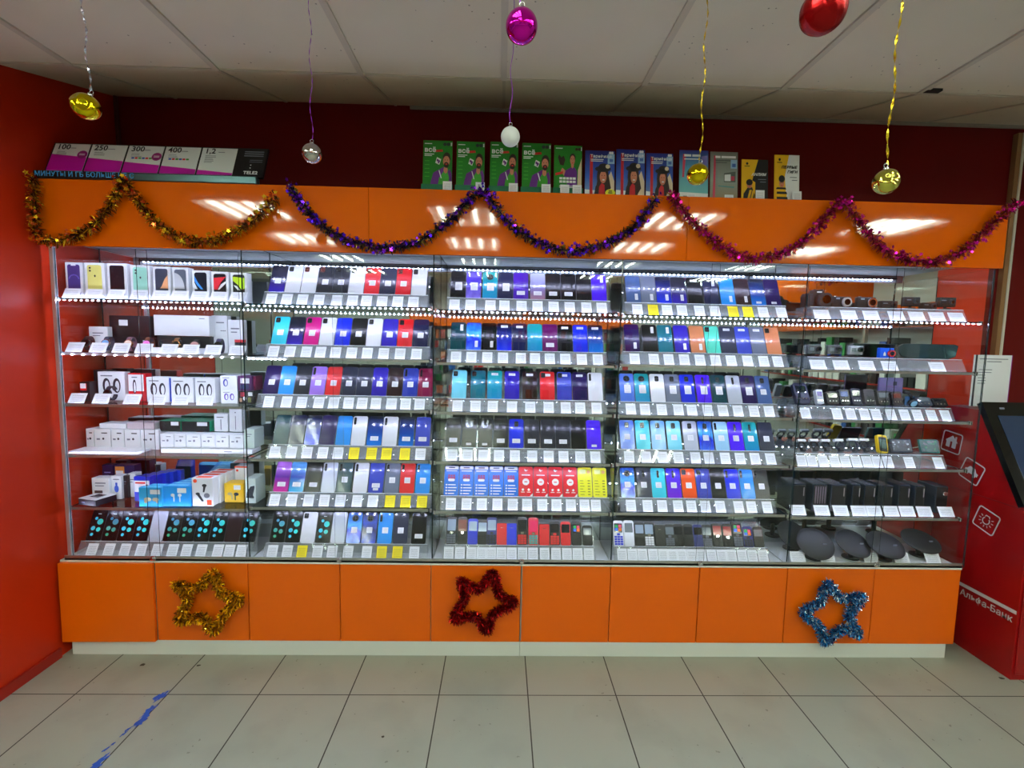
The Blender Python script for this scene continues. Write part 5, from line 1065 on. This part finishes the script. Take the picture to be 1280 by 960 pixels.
# ================================================================== tinsel garlands and stars
def smooth(P, per=10, closed=False):
    out = []; n = len(P)
    for i in range(n if closed else n-1):
        p0, p1, p2, p3 = (P[(i-1) % n], P[i], P[(i+1) % n], P[(i+2) % n]) if closed else (P[max(i-1, 0)], P[i], P[i+1], P[min(i+2, n-1)])
        for k in range(per):
            t = k/per
            out.append(.5*((2*p1)+(p2-p0)*t+(2*p0-5*p1+4*p2-p3)*t*t+(3*p1-p0-3*p2+p3)*t*t*t))
    if not closed: out.append(P[-1])
    return out
def tinsel(pts, R, dens, seed, width=.0042, nm=3, yf=1., core=.012):
    rnd = random.Random(seed); b = MB(); bm = b.bm
    L = 0
    for a, c in zip(pts, pts[1:]):
        d = c-a; l = d.length
        if l < 1e-6: continue
        n = int(l*dens+rnd.random())
        for _ in range(n):
            p = a+d*rnd.random()
            v = Vector((rnd.gauss(0, 1), rnd.gauss(0, 1)*yf, rnd.gauss(0, 1))).normalized()
            u = v.cross(Vector((rnd.gauss(0, 1), rnd.gauss(0, 1), rnd.gauss(0, 1)))).normalized()*width*rnd.uniform(.6, 1.3)/2
            r = R*rnd.uniform(.5, 1.0); q = p+v*r*.5+u*rnd.uniform(-.8, .8); e = p+v*r+Vector((0, 0, -.004))
            mi = rnd.randrange(nm)
            vs_ = [bm.verts.new(x) for x in (p-u, p+u, q+u, q-u)]
            f = bm.faces.new(vs_); f.material_index = mi
            w2 = u*.7+v.cross(u).normalized()*width*.2
            e1, e2 = bm.verts.new(e+w2*.8), bm.verts.new(e-w2*.8)
            f = bm.faces.new((vs_[3], vs_[2], e1, e2)); f.material_index = mi
    b.tube(pts[::3]+[pts[-1]], core, 6, 0)
    me = b.mesh('tinsel')
    return me
def sequins(pts, R, n, seed, size=.011, nm=2, yf=1.):
    rnd = random.Random(seed); b = MB()
    for _ in range(n):
        p = pts[rnd.randrange(len(pts))]
        v = Vector((rnd.gauss(0, 1), -abs(rnd.gauss(0, 1))*yf-.2, rnd.gauss(0, 1))).normalized()
        c = p+v*R*rnd.uniform(.55, 1.08)
        q = Vector((rnd.gauss(0, .6), -1, rnd.gauss(0, .6))).normalized().to_track_quat('Z', 'Y')
        s = size*rnd.uniform(.7, 1.25); a0 = rnd.random()*6
        vs_ = [b.bm.verts.new(c+q @ Vector((math.cos(a0+PI*k/5)*s*(1 if k % 2 == 0 else .45), math.sin(a0+PI*k/5)*s*(1 if k % 2 == 0 else .45), 0))) for k in range(10)]
        b.bm.faces.new(vs_).material_index = rnd.randrange(nm)
    return b.mesh('sequin')
def foil(name, rgb, rough=.28, metal=.85): return mat(name, rgb, rough, metal)
GA = {
 'gold': ([(42, 222), (40, 250), (43, 278), (52, 298), (80, 299), (115, 283), (140, 252), (154, 226), (166, 242), (186, 269), (215, 293), (245, 302), (280, 296), (310, 280), (332, 261), (345, 246)], [foil('foil_bronze', (120, 62, 10)), foil('foil_dark', (46, 26, 8)), foil('foil_gold', (220, 170, 30))], [foil('foil_gold_bright', (250, 200, 40), .15), foil('foil_copper', (200, 80, 30), .2)], 'gold and bronze tinsel garland swagged beside the orange wall'),
 'purple': ([(362, 232), (377, 254), (400, 280), (430, 298), (460, 307), (490, 309), (520, 303), (550, 285), (575, 262), (600, 239), (613, 250), (632, 273), (655, 293), (690, 309), (720, 313), (755, 305), (785, 288), (806, 268), (820, 247)], [foil('foil_violet_dark', (34, 16, 70)), foil('foil_blackviolet', (16, 12, 30)), foil('foil_olive', (130, 110, 40))], [foil('foil_violet', (80, 20, 220), .15), foil('foil_purple', (130, 30, 210), .15)], 'dark purple tinsel garland with violet stars over the middle bays'),
 'pink': ([(839, 243), (852, 262), (880, 290), (910, 312), (935, 322), (965, 320), (995, 308), (1020, 285), (1040, 262), (1052, 252), (1065, 265), (1085, 290), (1110, 315), (1140, 325), (1175, 327), (1205, 312), (1235, 285), (1258, 264), (1270, 253)], [foil('foil_magenta', (170, 12, 90)), foil('foil_wine', (110, 10, 40)), foil('foil_rust', (190, 100, 30))], [foil('foil_pink', (230, 20, 170), .15), foil('foil_hotpink', (200, 20, 120), .15)], 'magenta tinsel garland with pink stars near the red kiosk')}
for i, (k, (pp, m1, m2, lab)) in enumerate(GA.items()):
    pts = smooth([at(x, y, Y=-.036) for x, y in pp], 12)
    for p in pts: p.x = max(p.x, .022)
    o = thing('tinsel_garland', lab, 'garland', pts[0])
    me = tinsel(pts, .036, 1500, 10+i, .005, yf=.8, core=.004); me.transform(Matrix.Translation(-pts[0])); put('tinsel', me, m1, o)
    me = sequins(pts, .034, 300, 20+i, .0105); me.transform(Matrix.Translation(-pts[0])); s = put('star_sequin', me, m2, o); s['kind'] = 'stuff'
    for q, (x, y) in enumerate([pp[0], pp[-1]]):
        h = at(x, y, Y=-.02); put('hook', MB().cyl((h.x-pts[0].x, .0205, h.z-pts[0].z), (0, 1, 0), .004, .029, 8).mesh('hook'), mat('clear_hook', (180, 180, 180), .4), o)
STARS = [('gold', [(267, 716), (276, 741), (299, 749), (280, 767), (267, 788), (251, 771), (224, 775), (235, 748), (220, 730), (246, 735)], [foil('star_gold', (245, 185, 10), .3), foil('star_gold_dark', (110, 62, 6), .35), foil('star_gold_mid', (205, 135, 8), .3)], 'gold tinsel star on the second orange door from the wall'),
         ('red', [(616, 716), (624, 742), (643, 753), (617, 767), (608, 788), (594, 770), (567, 773), (581, 747), (576, 726), (599, 736)], [foil('star_red', (190, 8, 16), .3), foil('star_red_dark', (80, 2, 8), .35), foil('star_red_mid', (130, 4, 10), .3)], 'dark red tinsel star on the middle orange door'),
         ('blue', [(1035, 729), (1052, 748), (1078, 745), (1062, 769), (1073, 793), (1053, 785), (1032, 802), (1024, 782), (1004, 765), (1026, 751)], [foil('star_blue', (30, 130, 200), .3), foil('star_ice', (190, 220, 240), .25), foil('star_navy', (8, 50, 110), .35)], 'blue tinsel star on an orange door near the kiosk')]
for i, (k, pp, ms, lab) in enumerate(STARS):
    P = [at(x, y, Y=-.037) for x, y in pp]
    pts = smooth(P, 8, True); pts.append(pts[0])
    c0 = sum(P, Vector())/10
    o = thing('tinsel_star', lab, 'star decoration', c0, group='tinsel stars on the orange doors')
    me = tinsel(pts, .034, 5200, 40+i, .0056, 3, .6, .006); me.transform(Matrix.Translation(-c0)); put('tinsel', me, ms, o)
    me = sequins(pts, .022, 200, 60+i, .0032, 2, 1.); me.transform(Matrix.Translation(-c0)); s = put('foil_glint', me, [mat('glint_'+k, {'gold': (255, 215, 90), 'red': (240, 60, 60), 'blue': (220, 240, 255)}[k], .12, .9), ms[0]], o); s['kind'] = 'stuff'
    bk = []
    put('wire_frame', MB().tube([p-c0+Vector((0, .008, 0)) for p in pts[:-1:2]], .003, 6, closed=True).mesh('wire'), CHROME, o)
# ================================================================== baubles
def bauble(px, py, Y, r, m, label, rib=False, dent=False, cord=None, tilt=(0, 0), gold_cap=True, ribbon=True, tw=.004, sc=(1, 1, 1)):
    p = at(px, py, Y=Y)
    o = thing('bauble', label, 'bauble', p, group='baubles hanging from the ceiling')
    b = MB()
    b.ball((0, 0, 0), r, sc, u=40, v=28)
    for v in b.bm.verts:
        n = v.co.normalized()
        if rib: v.co *= 1+.03*math.sin(math.atan2(n.x, n.y)*14)*(1-abs(n.z))**.4
        if dent:
            for dv, a, wd in ((Vector((.35, -.85, .1)), .42, .45), (Vector((-.5, -.75, .35)), .2, .3)):
                t_ = (n-dv.normalized()).length
                v.co *= 1-a*math.exp(-(t_/wd)**2)
    put('glass_ball', b.mesh('ball'), m, o, (0, 0, 0), (tilt[0], tilt[1], 0))
    q = Matrix.Rotation(tilt[1], 3, 'Y') @ Matrix.Rotation(tilt[0], 3, 'X')
    top = q @ Vector((0, 0, r))
    cp = put('cap', cached(('cap', r), lambda: MB().cyl((0, 0, .0), (0, 0, 1), r*.2, r*.24, 16).mesh('cap')), CHROME, o, top, (tilt[0], tilt[1], 0))
    put('loop', cached(('loop', r), lambda: MB().tube([(.005*math.cos(a), 0, .008+.005*math.sin(a)) for a in [2*PI*k/12 for k in range(12)]], .0009, 5, closed=True).mesh('loop')), CHROME, cp)
    # ribbon up to the ceiling
    zc = HC-p.z-.004
    rnd = random.Random(int(px)); b = MB(); n = 60; prev = None
    for k in range(n+1):
        t_ = k/n; z_ = top.z+.012+(zc-top.z-.012)*t_
        a = k*(.9 if tw > .002 else 0)
        x_ = top.x*(1-t_)+.004*math.sin(k*.35+px); y_ = top.y*(1-t_)
        dx, dy = math.cos(a)*tw/2, math.sin(a)*tw/2
        cur = (b.bm.verts.new((x_-dx, y_-dy, z_)), b.bm.verts.new((x_+dx, y_+dy, z_)))
        if prev: b.bm.faces.new((prev[0], prev[1], cur[1], cur[0]))
        prev = cur
    put('hanging_ribbon', b.mesh('ribbon'), cord, o)
RGOLD = mat('ribbon_gold', (225, 190, 40), .25, .8); RSIL = mat('ribbon_silver', (215, 215, 235), .2, .9); RPUR = mat('ribbon_purple', (150, 40, 190), .35, .4)
BG = foil('ball_gold', (216, 190, 20), .08, 1.); BG2 = foil('ball_pale_gold', (206, 200, 90), .1, 1.); BS = foil('ball_silver', (200, 196, 196), .03, 1.); BM_ = foil('ball_magenta', (205, 10, 170), .06, .9); BR = foil('ball_red', (150, 4, 8), .25, .8); BW = mat('ball_white', (222, 222, 224), .45)
bauble(107, 133, -.88, .034, BG, 'dented shiny gold bauble hanging near the orange wall', dent=True, cord=RSIL, tilt=(0, .45), tw=.006, sc=(1.08, 1, .98))
bauble(390, 192, -.731, .0295, BS, 'mirror silver bauble hanging above the purple garland', cord=RPUR, tw=.0022)
bauble(652, 33, -1.348, .0300, BM_, 'shiny magenta bauble at the top edge of view', cord=RPUR, tw=.0022)
bauble(638, 171, -.741, .0295, BW, 'matt white bauble before the green posters', cord=RPUR, tw=.0018)
bauble(1029, 14, -1.482, .034, BR, 'satin red bauble, highest of all', cord=RSIL, tilt=(0, -.35), rib=True)
bauble(872, 218, -.826, .0305, BG, 'ribbed gold bauble before the teal poster', rib=True, cord=RGOLD, tilt=(0, .2), tw=.005)
bauble(1108, 227, -1.085, .0300, BG2, 'dented pale gold bauble near the kiosk end', dent=True, cord=RGOLD, tilt=(.15, -.25), tw=.006)
# ================================================================== kiosk
KX = 4.635
KRED = mat('kiosk_red', (146, 3, 6), .35, spec=.4); KDARK = mat('kiosk_dark_red', (120, 2, 8), .4)
o = thing('payment_kiosk', 'red payment kiosk with slanted black touchscreen beside the showcase', 'kiosk', (KX, 0, 0))
prof = [(-.158, .0), (.33, .0), (.33, 1.285), (.127, 1.285), (-.100, .86), (-.158, .80)]
put('body', MB().profx(prof, 0, .50).mesh('body'), KRED, o)
u = Vector((0, .235, .44)).normalized(); nrm = Vector((0, -.44, .235)).normalized()
def slab(x0, x1, s0, s1, n0, n1):
    base = Vector((0, -.100, .86)); b = MB()
    c = [base+u*s+nrm*n for s, n in ((s0, n0), (s1, n0), (s1, n1), (s0, n1))]
    b.profx([(q.y, q.z) for q in c], x0, x1); return b.mesh('slab')
sc = put('screen_frame', slab(-.004, .504, -.02, .515, .001, .030), mat('kiosk_black', (10, 10, 13), .18, coat=.6), o)
put('touchscreen', slab(.05, .45, .05, .44, .0305, .032), mat('kiosk_screen', (40, 58, 92), .04, coat=1), sc)
put('camera_window', slab(.075, .10, .475, .485, .0305, .0315), INK, sc)
put('lower_door', MB().box(.012, .488, -.166, -.1585, .03, .76, bev=.003).mesh('ld'), KRED, o)
put('side_groove', MB().box(-.0012, .0, -.155, .325, .838, .843).mesh('sg'), KDARK, o)
put('plinth', MB().box(.01, .49, -.15, .32, -.0, .012).mesh('pl'), BLACKM, o)
# marks on the side that faces the cases (drawn facing -Y, turned to face -X)
SIL = mat('kiosk_silver_print', (205, 200, 200), .4)
side = thing  # marks are parts of the kiosk
def side_put(name, me, y, zc, ang=0.): return put(name, me, SIL, o, (-.0006, y, zc), Vector((0, 0, -PI/2)) if not ang else (Matrix.Rotation(-PI/2, 4, 'Z') @ Matrix.Rotation(ang, 4, 'Y')).to_euler())
side_put('white_stripe', print_mesh([(rrect(-.32, .153, -.009, .009, .001, 1), 0, 0)], 0), 0, .337)
me = text_mesh('Альфа-Банк', .046, .012); side_put('lettering', me, .128, .281)
def frame_poly(s, r, t_):
    """a square outline as four bars with rounded corners"""
    P = []
    for k in range(4):
        a = [(-s+r, s-t_), (s-r, s-t_), (s-r, s), (-s+r, s)]
        arc = [(s-r+r*math.cos(math.radians(q)), s-r+r*math.sin(math.radians(q))) for q in (0, 30, 60, 90)]+[(s-r+(r-t_)*math.cos(math.radians(q)), s-r+(r-t_)*math.sin(math.radians(q))) for q in (90, 60, 30, 0)]
        rot = lambda pts: [(x*math.cos(k*PI/2)-y*math.sin(k*PI/2), x*math.sin(k*PI/2)+y*math.cos(k*PI/2)) for x, y in pts]
        P.append((rot(a), 0, 0)); P.append((rot(arc), 0, 0))
    return P
ring = lambda cx, cz, r, t_, a0, a1, n=14: [(cx+r*math.cos(math.radians(a0+(a1-a0)*q/n)), cz+r*math.sin(math.radians(a0+(a1-a0)*q/n))) for q in range(n+1)]+[(cx+(r-t_)*math.cos(math.radians(a1-(a1-a0)*q/n)), cz+(r-t_)*math.sin(math.radians(a1-(a1-a0)*q/n))) for q in range(n+1)]
def rotp(pts, a): return [(x*math.cos(a)-y*math.sin(a), x*math.sin(a)+y*math.cos(a)) for x, y in pts]
HOUSE = frame_poly(.058, .014, .006)+[([(-.030, -.03), (-.008, -.03), (-.008, -.004), (.004, -.004), (.004, -.03), (.028, -.03), (.028, .004), (-.030, .004)], 0, 0), ([(-.038, .004), (.036, .004), (.0, .038)], 0, 0), ([(.016, .022), (.026, .012), (.026, .036), (.016, .036)], 0, 0)]
HOUSE[8] = ([(-.030, -.03), (-.008, -.03), (-.008, .004), (-.030, .004)], 0, 0); HOUSE.append(([(.004, -.03), (.028, -.03), (.028, .004), (.004, .004)], 0, 0))
CARI = frame_poly(.058, .014, .006)+[([(-.036, -.014), (.036, -.014), (.038, .002), (.024, .006), (.012, .022), (-.018, .022), (-.028, .004), (-.037, .002)], 0, 0), (ell(-.02, -.017, .009, n=12), 0, 0), (ell(.02, -.017, .009, n=12), 0, 0)]
BULB = frame_poly(.058, .014, .006)+[(ring(0, .002, .020, .005, -50, 230, 18), 0, 0), ([(-.008, -.028), (.008, -.028), (.008, -.024), (-.008, -.024)], 0, 0), ([(-.014, -.018), (-.009, -.018), (-.008, -.028), (-.010, -.028)], 0, 0), ([(.009, -.018), (.014, -.018), (.010, -.028), (.008, -.028)], 0, 0)]+[(rotp([(.027, -.0018), (.038, -.0018), (.038, .0018), (.027, .0018)], math.radians(a)), 0, 0) for a in (-30, 0, 30, 60, 90, 120, 150, 180, 210)]
side_put('house_icon', print_mesh(HOUSE, 0), .262, 1.085, .12)
side_put('car_icon', print_mesh(CARI, 0), .135, .955, .35)
side_put('bulb_icon', print_mesh(BULB, 0), .034, .725, .30 + PI)
# notice standing on the kiosk
o = thing('notice_sheet', 'white printed notice standing on top of the red kiosk', 'notice', (4.640, .19, 1.2862))
put('sheet', MB().box(.0, .205, 0, .003, .012, .285).mesh('sheet'), PAPERW, o)
put('holder_edge', MB().box(.008, .016, -.003, -.0005, .012, .285).mesh('he'), DINK, o)
put('purple_edge', MB().box(.2052, .209, 0, .003, .012, .285).mesh('pe'), mat('violet_edge', (140, 30, 150), .4), o)
put('foot', MB().box(.0, .205, -.02, .06, 0, .0118).mesh('ft'), ACRYL, o)
put('printed_lines', print_mesh([(rrect(.03, .185, .262, .266, .001, 1), 0, 0), (rrect(.07, .15, .248, .252, .001, 1), 0, 0)]+[(rrect(.03, .06+.05*random.random(), .205-.0145*k, .2085-.0145*k, .001, 1), 0, 0) for k in range(6)], -.0004), [INK], o)
# ================================================================== torn blue tape on the floor
tp = [at(x, y, Z=0) for x, y in ((200, 872), (186, 890), (172, 903), (160, 913), (150, 921), (143, 931), (135, 938), (128, 948), (118, 957))]
rnd = random.Random(5)
for i, p in enumerate(tp):
    b = MB(); big = i in (0, 1, 2, 8)
    for q in range(2 if big else 1):
        c = Vector((p.x+rnd.uniform(-.012, .012), p.y+rnd.uniform(-.012, .012)+.012*q, 0)); n = 22; s = .030 if big else .013; sl = rnd.uniform(-.25, .25)
        sp_ = [s*rnd.uniform(.35, 1.15) for _ in range(n)]
        b.face([(c.x+sp_[k]*math.cos(2*PI*k/n)*.5+.3*sp_[k]*math.sin(2*PI*k/n), c.y+sp_[k]*math.sin(2*PI*k/n)*1.25, .0012+.0003*q) for k in range(n)])
    tag(put('tape_scrap', b.mesh('tape'), mat('tape_blue', (24, 76, 170), .5)), f'{ORD[i]} scrap of torn blue tape along a floor grout line, counted from the cabinet', 'tape', 'torn blue tape scraps on the floor')
# ================================================================== the shop behind, seen in the mirrors
RX0, RX1 = .4, 4.6
o = thing('accessory_wall', 'long accessory wall under an orange header, seen only in the showcase mirrors', 'display rack', ((RX0+RX1)/2, YF+.02, 0))
ctr = (RX0+RX1)/2
put('header', MB().box(RX0-ctr, RX1-ctr, 0, .35, 1.86, 2.16).mesh('hd'), ORANGE, o)
put('peg_panel', MB().box(RX0-ctr, RX1-ctr, 0, .03, .1, 1.855).mesh('pp'), mat('panel_grey', (200, 204, 206), .6), o)
put('base_shelf', MB().box(RX0-ctr, RX1-ctr, .031, .35, .1, .5).mesh('bs'), WHITE, o)
b = MB(); rnd = random.Random(9)
for r in range(6):
    x = RX0-ctr+.06
    while x < RX1-ctr-.1:
        w_ = rnd.uniform(.05, .12); h_ = rnd.uniform(.12, .19); zt = 1.80-.215*r
        if rnd.random() < .85: b.box(x, x+w_, .08+rnd.random()*.12, .24, zt-h_, zt, rnd.choice((0, 0, 1, 1, 2, 2, 3, 4, 5, 6)))
        x += w_+rnd.uniform(.01, .05)
s = put('accessory_pack', b.mesh('packs'), [PAPERW, mat('pk_dark', (30, 32, 40), .4), mat('pk_grey', (120, 128, 136), .4), mat('pk_red', (190, 30, 30), .4), mat('pk_blue', (40, 90, 170), .4), mat('pk_orange', (225, 110, 30), .4), mat('pk_green', (60, 140, 80), .4)], o); s['kind'] = 'stuff'
o = thing('orange_banner', 'orange banner panel beyond the kiosk aisle, seen only in the showcase mirrors', 'banner', (6.0, -3.0, 0))
put('panel', MB().box(-.7, .7, -.02, .02, 1.86, 2.46).mesh('pn'), ORANGE, o); put('post', MB().box(-.68, -.64, -.02, .02, 0, 1.859).mesh('p1'), ALU, o); put('post', MB().box(.64, .68, -.02, .02, 0, 1.859).mesh('p2'), ALU, o)
o = thing('product_gondola', 'white shelf unit of boxed goods along the far aisle wall, seen only in mirrors', 'shelf unit', (XR-.02, -4.0, 0), (0, 0, -PI/2))
put('frame', MB().box(-1.7, 1.7, -.02, .0, 0, 2.1).box(-1.7, 1.7, -.32, -.021, .02, .08).mesh('fr'), mat('panel_grey', (200, 204, 206), .6), o)
put('header', MB().box(-1.7, 1.7, -.33, -.021, 1.86, 2.12).mesh('hd'), ORANGE, o)
for r in range(4): put('shelf', MB().box(-1.7, 1.7, -.32, -.021, .45+.34*r, .47+.34*r).mesh('sh'), mat('shelf_red', (150, 30, 26), .5), o)
b = MB()
for r in range(4):
    x = -1.66
    while x < 1.55:
        w_ = rnd.uniform(.05, .13); h_ = rnd.uniform(.1, .26)
        b.box(x, x+w_, -.30, -.1, .471+.34*r, .471+.34*r+h_, rnd.choice((0, 0, 1, 1, 1, 2, 3, 4))); x += w_+rnd.uniform(.005, .05)
s = put('boxed_goods', b.mesh('goods'), [PAPERW, mat('pk_dark', (30, 32, 40), .4), mat('pk_grey', (120, 128, 136), .4), mat('pk_green', (60, 140, 80), .4), mat('pk_blue', (40, 90, 170), .4)], o); s['kind'] = 'stuff'
o = thing('product_rack', 'white wall rack under an orange header at the open shop side, seen only in mirrors', 'display rack', (XW+.02, -2.6, 0))
put('panel', MB().box(0, .03, -1.8, 1.8, .1, 1.85).mesh('pn'), mat('panel_grey', (200, 204, 206), .6), o); put('header', MB().box(0, .3, -1.8, 1.8, 1.86, 2.15).mesh('hd'), ORANGE, o); put('base_shelf', MB().box(.031, .35, -1.8, 1.8, .1, .5).mesh('bs'), WHITE, o)
b = MB()
for r in range(5):
    y = -1.75
    while y < 1.65:
        w_ = rnd.uniform(.06, .13); h_ = rnd.uniform(.13, .2); zt = 1.80-.25*r
        b.box(.06, .2, y, y+w_, zt-h_, zt, rnd.choice((0, 1, 1, 2, 3, 4))); y += w_+rnd.uniform(.015, .05)
s = put('accessory_pack', b.mesh('packs'), [PAPERW, mat('pk_dark', (30, 32, 40), .4), mat('pk_grey', (120, 128, 136), .4), mat('pk_green', (60, 140, 80), .4), mat('pk_blue', (40, 90, 170), .4)], o); s['kind'] = 'stuff'
# ================================================================== render look
w = bpy.data.worlds.new('world'); SC.world = w; w.use_nodes = True
w.node_tree.nodes['Background'].inputs[0].default_value = (.02, .02, .02, 1)
vs = SC.view_settings
SC.display_settings.display_device = 'sRGB'
vs.view_transform = 'Standard'; vs.look = 'None'; vs.gamma = 1; vs.exposure = 0.36; vs.use_curve_mapping = False
cy = SC.cycles
cy.use_denoising = True
cy.max_bounces = 10; cy.diffuse_bounces = 4; cy.glossy_bounces = 6; cy.transparent_max_bounces = 32; cy.transmission_bounces = 4
cy.caustics_reflective = False; cy.caustics_refractive = False
cy.sample_clamp_indirect = 6
cy.use_light_tree = True
